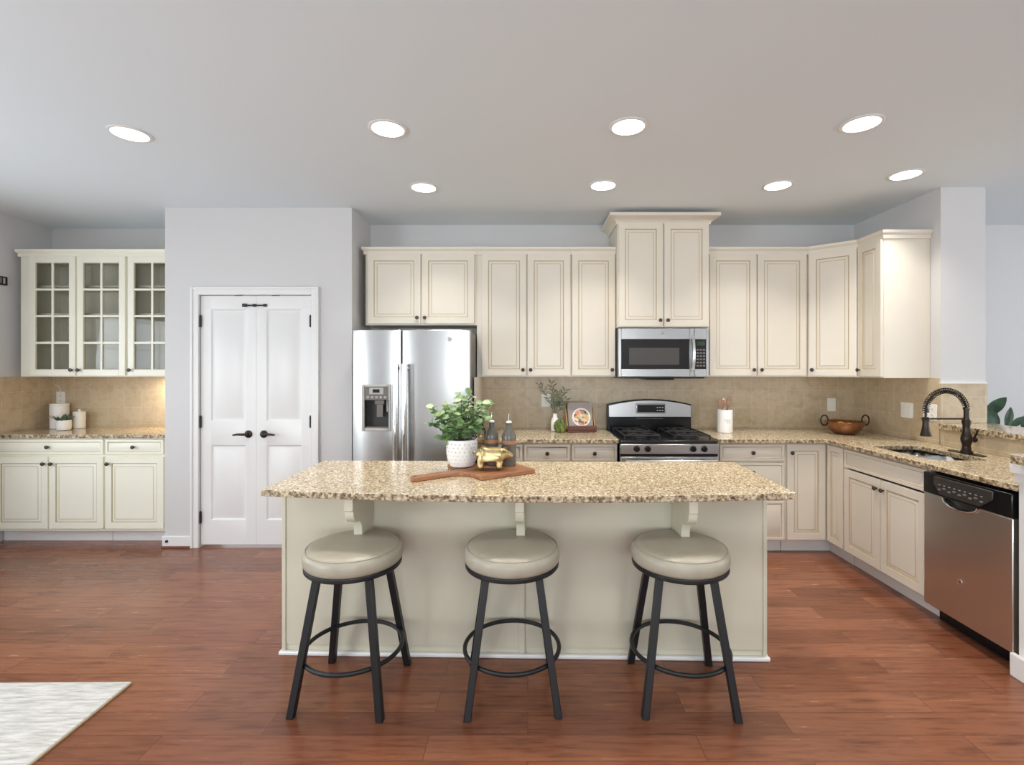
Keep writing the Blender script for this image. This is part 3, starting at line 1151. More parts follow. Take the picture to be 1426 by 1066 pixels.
# ------------------------------------------------------------------ refrigerator
FX0, FX1, FY = -1.300, -.424, 3.585
t = thing('refrigerator', 'stainless steel side-by-side refrigerator with water dispenser', 'refrigerator', (FX0, FY, 0))
FW = FX1 - FX0 - .004
MB().box(.004, FW - .004, .075, .76, .03, 1.722).build('cabinet_body', M['fridge_side'], t, bevel=.006)
MB().box(.02, FW - .02, .10, .70, 0, .03).build('base_grille', M['black'], t)
MB().box(.004, FW - .004, .06, .16, 1.722, 1.735).build('hinge_cover', M['fridge_side'], t, bevel=.004)


def curved_door(mb, x0, x1, z0, z1, th, bulge, holes=()):
    """slab whose front face bows out a little across its width; one rectangular hole allowed"""
    NX = 12
    xs = sorted({x0 + (x1 - x0) * k / NX for k in range(NX + 1)} | {v for h in holes for v in h[:2]})
    zs = sorted({z0, z1} | {v for h in holes for v in h[2:]})
    fy = lambda x: -bulge * (1 - abs(2 * (x - x0) / (x1 - x0) - 1) ** 2.6)
    vs, fs, q = [], [], {}

    def V(x, y, z):
        k = (round(x, 5), round(y, 5), round(z, 5))
        if k not in q:
            q[k] = len(vs)
            vs.append(k)
        return q[k]
    for i in range(len(xs) - 1):
        a, b = xs[i], xs[i + 1]
        for j in range(len(zs) - 1):
            c, d = zs[j], zs[j + 1]
            if any(h[0] <= a and b <= h[1] and h[2] <= c and d <= h[3] for h in holes):
                continue
            fs.append((V(a, fy(a), c), V(b, fy(b), c), V(b, fy(b), d), V(a, fy(a), d)))
            fs.append((V(a, th, c), V(a, th, d), V(b, th, d), V(b, th, c)))
        for z in (z0, z1):
            fs.append((V(a, fy(a), z), V(b, fy(b), z), V(b, th, z), V(a, th, z)))
    for j in range(len(zs) - 1):
        for x in (x0, x1):
            fs.append((V(x, fy(x), zs[j]), V(x, fy(x), zs[j + 1]), V(x, th, zs[j + 1]), V(x, th, zs[j])))
    for h in holes:
        hx = [x for x in xs if h[0] <= x <= h[1]]
        for i in range(len(hx) - 1):
            a, b = hx[i], hx[i + 1]
            for z in h[2:]:
                fs.append((V(a, fy(a), z), V(b, fy(b), z), V(b, th, z), V(a, th, z)))
        for x in h[:2]:
            fs.append((V(x, fy(x), h[2]), V(x, fy(x), h[3]), V(x, th, h[3]), V(x, th, h[2])))
    mb.add(vs, fs)


SPL = .365
HX0, HX1, HZ0, HZ1 = .080, .286, .985, 1.318
mb = MB()
curved_door(mb, 0, SPL - .004, .05, 1.728, .07, .018, [(HX0, HX1, HZ0, HZ1)])
fd = mb.build('freezer_door', M['steel'], t, bevel=.004)
mb = MB()
curved_door(mb, SPL + .004, FW, .05, 1.728, .07, .018)
rd = mb.build('fresh_food_door', M['steel'], t, bevel=.004)


def bow_handle(parent, x, z0, z1, y0, r=.017):
    pts = []
    for k in range(17):
        u = k / 16
        pts.append((x, y0 - .052 - .012 * math.sin(PI * u), z0 + (z1 - z0) * u))
    o = MB().tube(pts, r, 14)
    for z in (z0 + .03, z1 - .03):
        o.tube([(x, y0, z), (x, y0 - .05, z)], r * .8, 12)
    return o.build('handle', M['chrome'], parent)


bow_handle(fd, SPL - .030, .42, 1.475, -.005, .022)
bow_handle(rd, SPL + .034, .42, 1.475, -.005, .022)
# dispenser
dsp = MB()
fr = .014
for a in ((HX0 - .006, HX0 + fr, HZ0 - .006, HZ1 + .006), (HX1 - fr, HX1 + .006, HZ0 - .006, HZ1 + .006), (HX0 + fr, HX1 - fr, HZ0 - .006, HZ0 + fr), (HX0 + fr, HX1 - fr, HZ1 - fr, HZ1 + .006)):
    dsp.box(a[0], a[1], -.024, -.004, a[2], a[3])
dsp = dsp.build('dispenser_frame', M['lpanel'], fd, bevel=.006, seg=3)
rc = MB().box(HX0 + .004, HX1 - .004, .055, .062, HZ0 + .004, HZ1 - .004)
rc.box(HX0 + .001, HX0 + .008, -.010, .062, HZ0 + .004, HZ1 - .004).box(HX1 - .008, HX1 - .001, -.010, .062, HZ0 + .004, HZ1 - .004)
rc.box(HX0 + .004, HX1 - .004, -.010, .062, HZ0 + .001, HZ0 + .012)
rc.build('dispenser_recess', M['dkplastic'], fd)
MB().box(HX0 + .012, HX1 - .012, -.016, .050, 1.208, HZ1 - .012).build('control_panel', M['panel'], fd, bevel=.003)
MB().box(HX0 + .050, HX1 - .052, -.019, -.0155, 1.252, 1.300).build('display_bezel', M['lpanel'], fd, bevel=.002)
MB().box(HX0 + .076, HX1 - .080, -.0215, -.019, 1.264, 1.289).build('display', M['black'], fd)
for k in range(5):
    MB().box(HX0 + .03 + k * .032, HX0 + .048 + k * .032, -.0185, -.0155, 1.222, 1.236).build('button', M['lpanel'], fd, bevel=.002)
ch = MB().box(HX0 + .085, HX1 - .05, -.002, .048, 1.176, 1.208)
ch.box(HX0 + .098, HX1 - .06, .0, .012, 1.08, 1.176)
ch.build('ice_chute', M['panel'], fd, bevel=.004)
MB().tube([(HX1 - .035, .02, 1.205), (HX1 - .032, .018, 1.12)], .006, 8).build('water_lever', M['lpanel'], fd)
MB().box(HX0 + .014, HX1 - .014, -.012, .05, HZ0 + .0125, HZ0 + .024).build('drip_tray', M['panel'], fd, bevel=.002)
bx = MB().lathe([(.017, 0), (.017, .003), (.0145, .0045), (.0145, .003), (.002, .003)], 28, 0, R('X', 90))
bd = bx.build('badge', M['chrome'], rd, loc=(FW - .150, -.0165, 1.660))
text_mesh('GE', .014, .0004, 'monogram', M['darkmark'], bd, (0, -.0036, 0), (PI / 2, 0, 0))

# ------------------------------------------------------------------ microwave
MX0, MX1, MY = .739, 1.477, 3.945
t = thing('microwave', 'stainless over-the-range microwave hung under the raised cabinet', 'microwave', (MX0, MY, 1.362))
mw, mh = MX1 - MX0, .412
MB().box(0, mw, .03, D - MY - .002, 0.006, mh - .001).build('case', M['fridge_side'], t, bevel=.003)
dw = mw * .842
fr_ = MB()
gx0, gx1, gz0, gz1 = .024, dw - .038, .075, .318
for a in ((0, gx0, .012, mh - .003), (gx1, dw - .001, .012, mh - .003), (gx0, gx1, .012, gz0), (gx0, gx1, gz1, mh - .003)):
    fr_.box(a[0], a[1], 0, .029, a[2], a[3])
dr = fr_.build('door', M['steel'], t, bevel=.003)
MB().box(gx0, gx1, .004, .028, gz0, gz1).build('window', M['darkglass'], dr, bevel=.002)
MB().box(gx0 + .065, gx1 - .085, .0025, .0039, gz0 + .035, gz1 - .070).build('screen', M['midglass'], dr)
pts = [(dw - .018, -.024 - .018 * math.sin(PI * k / 10), .060 + .285 * k / 10) for k in range(11)]
hb = MB().tube(pts, .013, 12)
for z in (.075, .330):
    hb.tube([(dw - .018, .002, z), (dw - .018, -.028, z)], .010, 10)
hb.build('handle', M['chrome'], dr)
pf = MB()
px0, px1 = dw + .006, mw - .020
for a in ((dw, px0, .012, mh - .003), (px1, mw, .012, mh - .003), (px0, px1, .012, gz0), (px0, px1, gz1, mh - .003)):
    pf.box(a[0], a[1], 0, .029, a[2], a[3])
pn = pf.build('panel_frame', M['steel'], t, bevel=.002)
cpn = MB().box(px0, px1, .003, .028, gz0, gz1).build('control_panel', M['darkglass'], t, bevel=.002)
MB().box(px0 + .012, px1 - .012, .001, .0029, gz1 - .052, gz1 - .016).build('display', M['green'], cpn)
for r_ in range(6):
    for c_ in range(3):
        MB().box(px0 + .012 + c_ * .026, px0 + .030 + c_ * .026, .001, .0029, gz0 + .020 + r_ * .026, gz0 + .034 + r_ * .026).build('button', M['panel'], cpn)
MB().box(.02, mw - .02, .04, .36, -.004, .0059).build('underside', M['black'], t)
MB().box(.24, .47, .05, .30, -.016, -.0041).build('vent_filter', M['black'], t, bevel=.002)
bd = MB().lathe([(.012, 0), (.012, .0025), (.010, .0025)], 24, 0, R('X', 90)).build('badge', M['chrome'], dr, loc=(dw * .58, -.0005, mh - .045))
text_mesh('GE', .010, .0003, 'monogram', M['darkmark'], bd, (0, -.0028, 0), (PI / 2, 0, 0))

# ------------------------------------------------------------------ range
GX0, GX1, GY = .704, 1.450, 3.665
t = thing('gas_range', 'stainless and black gas range with four knobs and arched backguard', 'range', (GX0, GY, 0))
gw = GX1 - GX0
GB_ = D - BS - .004 - GY
MB().box(.002, gw - .002, .055, GB_, .02, .868).build('case', M['black'], t, bevel=.003)
for a in ((.05, .12), (gw - .10, .12), (.05, GB_ - .1), (gw - .10, GB_ - .1)):
    MB().lathe([(.02, 0), (.02, .02)], 12).build('foot', M['matte'], t, loc=(a[0] + .02, a[1], 0))
# cooktop tray with rolled front
MB().box(0, gw, .012, GB_ - .07, .869, .895).build('cooktop', M['black'], t, bevel=.010, seg=3)
cpz0, cpz1 = .792, .866
cpan = MB().box(0, gw, 0.0, .054, cpz0, cpz1).build('control_panel', M['steel'], t, bevel=.004)
for x in (.122, .207, gw - .196, gw - .112):
    kb = MB().lathe([(.024, 0), (.0245, .004), (.020, .006), (.019, .022), (.017, .026), (.003, .027)], 24, 0, R('X', 90))
    kb.box(-.004, .004, -.034, -.024, -.019, .019)
    kb.build('knob', M['black'], cpan, loc=(x, 0, .832))
od = MB().box(0.004, gw - .004, .008, .054, .20, .770)
od = od.build('oven_door', M['steel'], t, bevel=.004)
MB().box(.09, gw - .09, .004, .009, .33, .64).build('window', M['darkglass'], od, bevel=.002)
MB().box(.004, gw - .004, .012, .054, .771, .791).build('door_vent', M['black'], t)
hb = MB().tube([(.03, -.038, .742), (gw - .03, -.038, .742)], .016, 14)
for x in (.05, gw - .05):
    hb.tube([(x, .008, .742), (x, -.038, .742)], .011, 10)
hb.build('handle', M['chrome'], od)
MB().box(.004, gw - .004, .012, .054, .035, .19).build('storage_drawer', M['steel'], t, bevel=.004)
# backguard, arched top
yb = GB_ - .075
bgp = [(.0, .870), (gw, .870), (gw, 1.118)]
NA = 24
for k in range(NA + 1):
    u = 1 - k / NA
    bgp.append((gw * u, 1.122 + .046 * (1 - (2 * u - 1) ** 2)))
lo_ = MB()
vs = [(x, yb + .018, z) for x, z in bgp] + [(x, GB_ - .001, z) for x, z in bgp]
nn = len(bgp)
lo_.add(vs, [tuple(range(nn)), tuple(range(2 * nn - 1, nn - 1, -1))] + [(i, (i + 1) % nn, nn + (i + 1) % nn, nn + i) for i in range(nn)])
bg = lo_.build('backguard', M['black'], t, bevel=.004)
fp = [(.010, 1.012), (gw - .010, 1.012)] + [(gw * .5 + (gw * .5 - .010) * (1 - 2 * k / NA), 1.114 + .046 * (1 - (1 - 2 * k / NA) ** 2)) for k in range(NA + 1)]
nn = len(fp)
vs = [(x, yb - .004 + (1.16 - z) * -.02, z) for x, z in fp] + [(x, yb + .0175, z) for x, z in fp]
MB().add(vs, [tuple(range(nn)), tuple(range(2 * nn - 1, nn - 1, -1))] + [(i, (i + 1) % nn, nn + (i + 1) % nn, nn + i) for i in range(nn)]).build('backguard_panel', M['steel'], t, bevel=.003)
cb = MB().box(.250, .510, yb - .020, yb - .012, 1.046, 1.130).build('clock_bezel', M['chrome'], bg, bevel=.004)
MB().box(.260, .500, yb - .023, yb - .0201, 1.055, 1.121).build('display', M['darkglass'], cb, bevel=.002)
for i in range(2):
    for j in range(3):
        MB().box(.430 + j * .022, .442 + j * .022, yb - .0245, yb - .0231, 1.068 + i * .026, 1.076 + i * .026).build('button', M['mark'], cb)
for k in range(14):
    MB().box(.262 + k * .017, .274 + k * .017, yb + .0165, yb + .0179, .994, .999).build('vent_slot', M['panel'], bg)
# burners and grates
for bx_, by_, br_ in ((.18, .18, .045), (.18, .42, .038), (.56, .18, .045), (.56, .42, .038)):
    MB().lathe([(br_ + .012, .8955), (br_ + .010, .903), (br_, .905), (br_ - .002, .914), (.004, .915)], 24).build('burner', M['iron'], t, loc=(bx_, by_, 0))


def grate(x0, x1, y0, y1):
    g = MB()
    z0, z1 = .8955, .930
    b = .006
    for xx in (x0, x1):
        g.tube([(xx, y0, z1 - .006), (xx, y1, z1 - .006)], b, 8)
    for yy in (y0, (y0 + y1) / 2, y1):
        g.tube([(x0, yy, z1 - .006), (x1, yy, z1 - .006)], b, 8)
    for cy in (y0 + (y1 - y0) * .25, y0 + (y1 - y0) * .75):
        cx = (x0 + x1) / 2
        for k in range(4):
            a = PI / 4 + k * PI / 2
            dx, dy = math.cos(a), math.sin(a)
            hx, hy = (x1 - x0) / 2, (y1 - y0) / 4
            g.tube([(cx + dx * .03, cy + dy * .03, z1), (cx + dx * .08, cy + dy * .07, z1), (cx + math.copysign(hx, dx), cy + math.copysign(hy, dy), z1 - .006)], .006, 8)
        ring = [(cx + .085 * math.cos(2 * PI * k / 24), cy + .075 * math.sin(2 * PI * k / 24), z1 - .003) for k in range(24)]
        g.tube(ring, .005, 8, True)
    for xx in (x0, x1):
        for yy in (y0, y1):
            g.tube([(xx, yy, z0), (xx, yy, z1 - .006)], .007, 8)
    return g


grate(.045, .315, .065, .535).build('grate', M['iron'], t)
grate(gw - .315, gw - .045, .065, .535).build('grate', M['iron'], t)

# ------------------------------------------------------------------ dishwasher (local x towards the camera)
DY0, DY1 = 2.790, 2.275
t = thing('dishwasher', 'stainless dishwasher with black control strip under the granite', 'dishwasher', (RF, DY0, 0), -PI / 2)
w = DY0 - DY1
MB().box(.003, w - .003, .02, .56, .095, .862).build('tub', M['black'], t)
MB().box(.003, w - .003, .045, .50, .0, .095).build('toe_panel', M['black'], t)
dz = .735
mb = MB()
hcx = .235
pk = [(hcx - .105, dz), (hcx - .095, dz - .018), (hcx - .06, dz - .036), (hcx, dz - .042), (hcx + .06, dz - .036), (hcx + .095, dz - .018), (hcx + .105, dz)]
# door skin: outline with a scooped pocket cut from its top edge
ol = [(0.002, .10), (w - .002, .10), (w - .002, dz)] + pk[::-1] + [(.002, dz)]
nn = len(ol)
mb.add([(x, -.045, z) for x, z in ol] + [(x, .018, z) for x, z in ol], [tuple(range(nn)), tuple(range(2 * nn - 1, nn - 1, -1))] + [(i, (i + 1) % nn, nn + (i + 1) % nn, nn + i) for i in range(nn)])
dd = mb.build('door', M['steel_v'], t, bevel=.004)
MB().tube([(x, -.046, z - .003) for x, z in pk], .007, 8).build('pocket_rim', M['chrome'], dd)
MB().box(hcx - .10, hcx + .10, -.012, .01, dz - .04, dz - .001).build('pocket', M['dkplastic'], dd)
cs = MB().box(.002, w - .002, -.048, .018, dz + .001, .852).build('control_strip', M['black'], t, bevel=.004)
cc = [(hcx - .155, .842), (hcx - .155, .80), (hcx - .12, dz + .012), (hcx + .12, dz + .012), (hcx + .19, .80), (hcx + .19, .842)]
nn = len(cc)
MB().add([(x, -.056, z) for x, z in cc] + [(x, -.0475, z) for x, z in cc], [tuple(range(nn)), tuple(range(2 * nn - 1, nn - 1, -1))] + [(i, (i + 1) % nn, nn + (i + 1) % nn, nn + i) for i in range(nn)]).build('console', M['dkplastic'], cs, bevel=.004)
for k in range(9):
    x = hcx - .115 + k * .031
    MB().lathe([(.007, 0), (.007, .003), (.004, .0045)], 12, 0, R('X', 90) @ Matrix.Diagonal((1.4, .8, 1, 1))).build('button', M['panel'], cs, loc=(x, -.056, .775 + .010 * (k % 2)))
    MB().box(x - .006, x + .006, -.0565, -.0555, .800, .803).build('marking', M['mark'], cs)
bd = MB().lathe([(.014, 0), (.014, .003), (.012, .004), (.012, .003), (.002, .003)], 24, 0, R('X', 90)).build('badge', M['chrome'], dd, loc=(.235, -.0455, .315))
text_mesh('GE', .012, .0003, 'monogram', M['darkmark'], bd, (0, -.0036, 0), (PI / 2, 0, 0))

# ------------------------------------------------------------------ sink and faucet
t = thing('sink', 'stainless double-bowl undermount sink in the corner countertop', 'sink', ((SX0 + SX1) / 2, (SY0 + SY1) / 2, ZC0 - .001))
hx, hy = (SX1 - SX0) / 2 + .012, (SY1 - SY0) / 2 + .012


def bowl(y0, y1, depth):
    top = rrect(-hx + .006, hx - .006, y0, y1, .05)
    bot = rrect(-hx + .024, hx - .024, y0 + .018, y1 - .018, .05)
    n = len(top)
    mb = MB()
    vs = [(x, y, 0) for x, y in top] + [(x, y, -depth + .02) for x, y in bot] + [(x * .94, (y - (y0 + y1) / 2) * .92 + (y0 + y1) / 2, -depth) for x, y in bot]
    fs = [(i, n + i, n + (i + 1) % n, (i + 1) % n) for i in range(n)] + [(n + i, 2 * n + i, 2 * n + (i + 1) % n, n + (i + 1) % n) for i in range(n)]
    fs.append(tuple(range(2 * n, 3 * n)))
    mb.add(vs, fs)
    o = mb.build('bowl', M['chrome'], t)
    sol = o.modifiers.new('sheet', 'SOLIDIFY')
    sol.thickness, sol.offset = .002, -1
    MB().lathe([(.04, -depth + .0005), (.038, -depth + .003), (.01, -depth + .002)], 24).build('drain', M['steel'], o, loc=(0, (y0 + y1) / 2, 0))
    return o


bowl(-hy + .006, .035, .19)
bowl(.055, hy - .006, .17)
mb = MB().box(-hx + .008, hx - .008, .0355, .0545, -.03, -.012)
mb.build('divider', M['chrome'], t, bevel=.004)

FXc, FYc = 2.800, 3.085
t = thing('faucet', 'dark bronze spring pull-down faucet arching over the sink', 'faucet', (FXc, FYc, ZC1))
MB().prism(rrect(-.030, .030, -.125, .125, .029), 0, .005).build('deck_plate', M['bronze'], t, bevel=.002)
MB().lathe([(.034, .0051), (.033, .012), (.024, .025), (.022, .055), (.029, .075), (.031, .095), (.027, .115), (.021, .135), (.019, .175), (.024, .20), (.024, .212), (.018, .217), (.0175, .228)], 24).build('body', M['bronze'], t)
MB().lathe([(.0145, .2282), (.0145, .280), (.018, .281), (.018, .289), (.010, .290)], 20).build('riser', M['bronze'], t)
AR = .130
cz = .272
arc = [(0, 0, .290)] + [(-AR + AR * math.cos(a), 0, cz + AR * math.sin(a)) for a in [PI * k / 28 for k in range(3, 29)]] + [(-2 * AR, 0, .262), (-2 * AR, 0, .234)]
MB().tube(arc, .0065, 12).build('hose', M['matte'], t)
# coil spring round the hose
L = [Vector(p) for p in arc[:-1]]
cum = [0]
for i in range(1, len(L)):
    cum.append(cum[-1] + (L[i] - L[i - 1]).length)
coil = []
NC, PT = 30, 12
for k in range(NC * PT + 1):
    s = cum[-1] * k / (NC * PT)
    i = max(j for j in range(len(cum)) if cum[j] <= s + 1e-9)
    i = min(i, len(L) - 2)
    f = (s - cum[i]) / (cum[i + 1] - cum[i])
    p = L[i].lerp(L[i + 1], f)
    d = (L[i + 1] - L[i]).normalized()
    nrm = Vector((0, 1, 0)).cross(d).normalized()
    a = 2 * PI * k / PT
    coil.append(p + (nrm * math.cos(a) + Vector((0, 1, 0)) * math.sin(a)) * .0165)
MB().tube(coil, .0030, 6).build('spring', M['bronze'], t)
MB().lathe([(.016, .233), (.019, .228), (.020, .205), (.017, .202), (.018, .18), (.022, .15), (.030, .118), (.031, .112), (.024, .110)], 20).build('spray_head', M['bronze'], t, loc=(-2 * AR, 0, 0))
sa = MB().tube([(0, 0, .222), (-2 * AR + .018, 0, .222)], .0055, 10)
ring = [(-2 * AR + .0225 * math.cos(2 * PI * k / 20), .0225 * math.sin(2 * PI * k / 20), .222) for k in range(20)]
sa.tube(ring, .004, 8, True)
sa.build('support_arm', M['bronze'], t)
hb = MB().tube([(.020, 0, .088), (.046, 0, .088)], .015, 14)
hb.sphere((.05, 0, .088), .018, 14)
hb.tube([(.05, 0, .10), (.047, -.02, .13), (.045, -.03, .155)], [.006, .005, .006], 8)
hb.build('lever', M['bronze'], t)

# ------------------------------------------------------------------ bar stools
GS = 'round backless bar stools at the island'


def make_stool(label):
    t = thing('bar_stool', label, 'stool', (0, 0, 0), 0, GS)
    sr = .211
    MB().lathe([(.05, .582), (sr - .006, .582), (sr - .001, .589), (sr + .003, .605), (sr + .002, .628), (sr - .004, .642), (sr - .016, .653), (sr - .04, .660), (.12, .664), (.004, .666)], 56).build('seat_cushion', M['leather'], t, smooth=60)
    MB().tube([((sr - .009) * math.cos(2 * PI * k / 56), (sr - .009) * math.sin(2 * PI * k / 56), .649) for k in range(56)], .0026, 6, True).build('seam_piping', M['leather'], t)
    MB().lathe([(sr - .035, .562), (sr - .004, .562), (sr - .001, .566), (sr - .001, .578), (sr - .004, .5815), (.02, .5815)], 48, 0, None, False, True).build('seat_ring', M['matte'], t)
    MB().lathe([(.09, .545), (.09, .5615), (.19, .5617)], 32, 0, None, True, False).build('swivel_plate', M['matte'], t)
    top, bot = .112, .188
    for sx in (-1, 1):
        for sy in (-1, 1):
            h = .0155
            a, b = Vector((sx * bot, sy * bot, 0)), Vector((sx * top, sy * top, .5615))
            vs, fs = [], [(3, 2, 1, 0), (4, 5, 6, 7)] + [(i, (i + 1) % 4, 4 + (i + 1) % 4, 4 + i) for i in range(4)]
            for p in (a, b):
                vs += [(p.x - h, p.y - h, p.z), (p.x + h, p.y - h, p.z), (p.x + h, p.y + h, p.z), (p.x - h, p.y + h, p.z)]
            lg = MB().add(vs, fs).build('leg', M['matte'], t, bevel=.003)
    MB().tube([(  .212 * math.cos(2 * PI * k / 48), .212 * math.sin(2 * PI * k / 48), .195) for k in range(48)], .0095, 10, True).build('footrest_ring', M['matte'], t)
    return t


st = make_stool('taupe leather bar stool nearest the pantry doors')
st.location, st.rotation_euler = (-.784, 2.180, 0), (0, 0, math.radians(-3))
for loc, rz, lb in (((-.071, 2.182, 0), 3, 'taupe leather bar stool at the centre of the island'), ((.683, 2.176, 0), -3, 'taupe leather bar stool nearest the dishwasher')):
    s2 = copy_tree(st)
    s2.location, s2.rotation_euler = loc, (0, 0, math.radians(rz))
    s2['label'] = lb

# ------------------------------------------------------------------ rug
t = thing('area_rug', 'pale grey and ivory streaked woven rug on the wood floor', 'rug', (-1.815, 2.213, 0), math.radians(.7))
RX, RY = -2.3, -1.65
MB().box(RX, 0, RY, 0, .001, .012).build('pile', M['rug'], t, bevel=.004)
MB().box(.0, .006, RY, 0, 0.0005, .010).build('binding', M['rugedge'], t, bevel=.002)

# ------------------------------------------------------------------ things on the island
cb = thing('cutting_board', 'acacia paddle cutting board under the plant pot on the island', 'cutting board', (-.218, 2.33, ZC1 + .0005), math.radians(34.8))
bl, bw = .318, .40
bp = [(0, 0)]
bp += [(bl - .01, 0), (bl, .01), (bl, bw - .01), (bl - .01, bw), (0.01, bw), (0, bw - .01)]
hl = .285
hand = [(-.02, bw / 2 + .055), (-.045, bw / 2 + .030), (-.09, bw / 2 + .022), (-hl + .03, bw / 2 + .028), (-hl + .008, bw / 2 + .020), (-hl, bw / 2), (-hl + .008, bw / 2 - .022), (-hl + .03, bw / 2 - .030), (-.09, bw / 2 - .024), (-.045, bw / 2 - .034), (-.02, bw / 2 - .062)]
pts = bp[:-1] + [(0, bw - .01)] + [(0, bw / 2 + .09)] + hand + [(0, bw / 2 - .11), (0, .01)]
pts = pts[1:]
mb = MB()
mb.prism(pts, 0, .021)
mb.build('board', M['board'], cb, bevel=.004)
MB().lathe([(.008, .0212), (.008, .0222)], 16).build('hanging_hole', M['dkplastic'], cb, loc=(-hl + .022, bw / 2, 0))
ZBd = ZC1 + .0225

# white dimpled pot with eucalyptus
t = thing('potted_plant', 'bushy green eucalyptus in a dimpled white pot on the cutting board', 'plant', (-.352, 2.585, ZBd))
pp = [(.050, 0), (.062, .006), (.076, .035), (.083, .075), (.082, .115), (.080, .145), (.077, .146), (.076, .135)]
pot = MB().lathe(pp, 40, 0, None, True, False)
pot = pot.build('pot', M['ceramic'], t)
dm = MB()
for r_ in range(6):
    z = .026 + r_ * .020
    rr = .070 + .013 * math.sin(min(1, (z - .02) / .07) * PI / 2)
    for k in range(22):
        a = 2 * PI * (k + .5 * (r_ % 2)) / 22
        dm.sphere((rr * math.cos(a), rr * math.sin(a), z), .0030, 6)
tag(dm.build('dimples', M['dimple'], pot), None, None, None, 'stuff')
MB().lathe([(.075, .128), (.04, .131), (.002, .132)], 24, 0, None, False, True).build('soil', M['soil'], t)


def leaf_round(mb, p, nrm, along, L, Wd, m=0):
    a = Vector(along).normalized()
    nn_ = Vector(nrm)
    nn_ = (nn_ - a * nn_.dot(a))
    if nn_.length < 1e-4:
        nn_ = a.orthogonal()
    nn_.normalize()
    b = a.cross(nn_)
    n = 9
    vs = [Vector(p)]
    for k in range(n):
        an = -PI + 2 * PI * (k + .5) / n
        u, w_ = (1 + math.cos(an)) / 2, math.sin(an) / 2
        vs.append(Vector(p) + a * (L * u) + b * (Wd * w_) + nn_ * (L * (.22 * abs(w_) - .18 * u * u)))
    c = Vector(p) + a * L * .5 - nn_ * L * .04
    vs.append(c)
    fs = [(1 + k, 1 + (k + 1) % n, n + 1) for k in range(n)]
    mb.add(vs, fs, m)


def leaf_lance(mb, p, along, nrm, L, Wd, curl=.15, m=0, n=6):
    a = Vector(along).normalized()
    nn_ = Vector(nrm) - a * Vector(nrm).dot(a)
    if nn_.length < 1e-4:
        nn_ = a.orthogonal()
    nn_.normalize()
    b = a.cross(nn_)
    vs, fs = [], []
    for k in range(n + 1):
        u = k / n
        wd = Wd * .5 * math.sin(PI * min(1, u * .96 + .03)) ** .8
        c = Vector(p) + a * L * u - nn_ * (curl * L * u * u)
        vs += [c - b * wd + nn_ * wd * .25, c, c + b * wd + nn_ * wd * .25]
    for k in range(n):
        i = 3 * k
        fs += [(i, i + 1, i + 4, i + 3), (i + 1, i + 2, i + 5, i + 4)]
    mb.add(vs, fs, m)


fol, stm = MB(), MB()
rnd = random.Random(11)
branches = [(-.135, -.02, .295), (-.105, .05, .33), (-.06, -.06, .34), (-.03, .03, .385), (.0, -.03, .37), (.04, .03, .39), (.055, -.05, .33), (.11, .0, .35), (.150, .01, .335), (-.15, -.03, .24), (-.08, -.085, .22), (.02, -.095, .25), (.08, -.07, .24), (.10, .07, .30), (-.06, .09, .30), (.125, -.04, .27), (-.11, -.06, .17), (-.03, -.09, .30), (-.155, .0, .32), (.0, .09, .33)]
for bx_, by_, bz_ in branches:
    p0 = Vector((bx_ * .18, by_ * .18, .13))
    p2 = Vector((bx_, by_, bz_ - .01))
    p1 = Vector((bx_ * .5, by_ * .5, max(.16, bz_ * .72)))
    pts = [p0.lerp(p1, u).lerp(p1.lerp(p2, u), u) for u in [k / 10 for k in range(11)]]
    stm.tube(pts, [.0022] * 6 + [.0014] * 5, 5)
    for k in range(3, 11):
        for sgn in range(3):
            d = Vector((rnd.uniform(-1, 1), rnd.uniform(-1, 1), rnd.uniform(-.25, .7))).normalized()
            s_ = rnd.uniform(.028, .046)
            leaf_round(fol, pts[k], (rnd.uniform(-.3, .3), rnd.uniform(-.9, -.1), 1), d, s_, s_ * .86, 1 if (bz_ > .30 and k > 6 and rnd.random() < .5) else 0)
fol.build('foliage', [M['euca'], M['euca2']], t)
stm.build('stem', M['stem'], t)

# gold pig figurine
pig = thing('pig_figurine', 'gold pig figurine standing on the cutting board', 'figurine', (-.183, 2.495, ZBd), math.radians(3))
pig.scale = (1, 1, 1)


def skin_obj(name, joints, edges, mat, parent, sub=2):
    me = bpy.data.meshes.new(name)
    me.from_pydata([j[:3] for j in joints], edges, [])
    me.materials.append(mat)
    o = bpy.data.objects.new(name, me)
    C.objects.link(o)
    o.parent = parent
    md = o.modifiers.new('skin', 'SKIN')
    md.use_smooth_shade = True
    for i, j in enumerate(joints):
        sv = me.skin_vertices[0].data[i]
        sv.radius = (j[3], j[4] if len(j) > 4 else j[3])
        sv.use_root = i == 0
    s = o.modifiers.new('sub', 'SUBSURF')
    s.levels = s.render_levels = sub
    return o


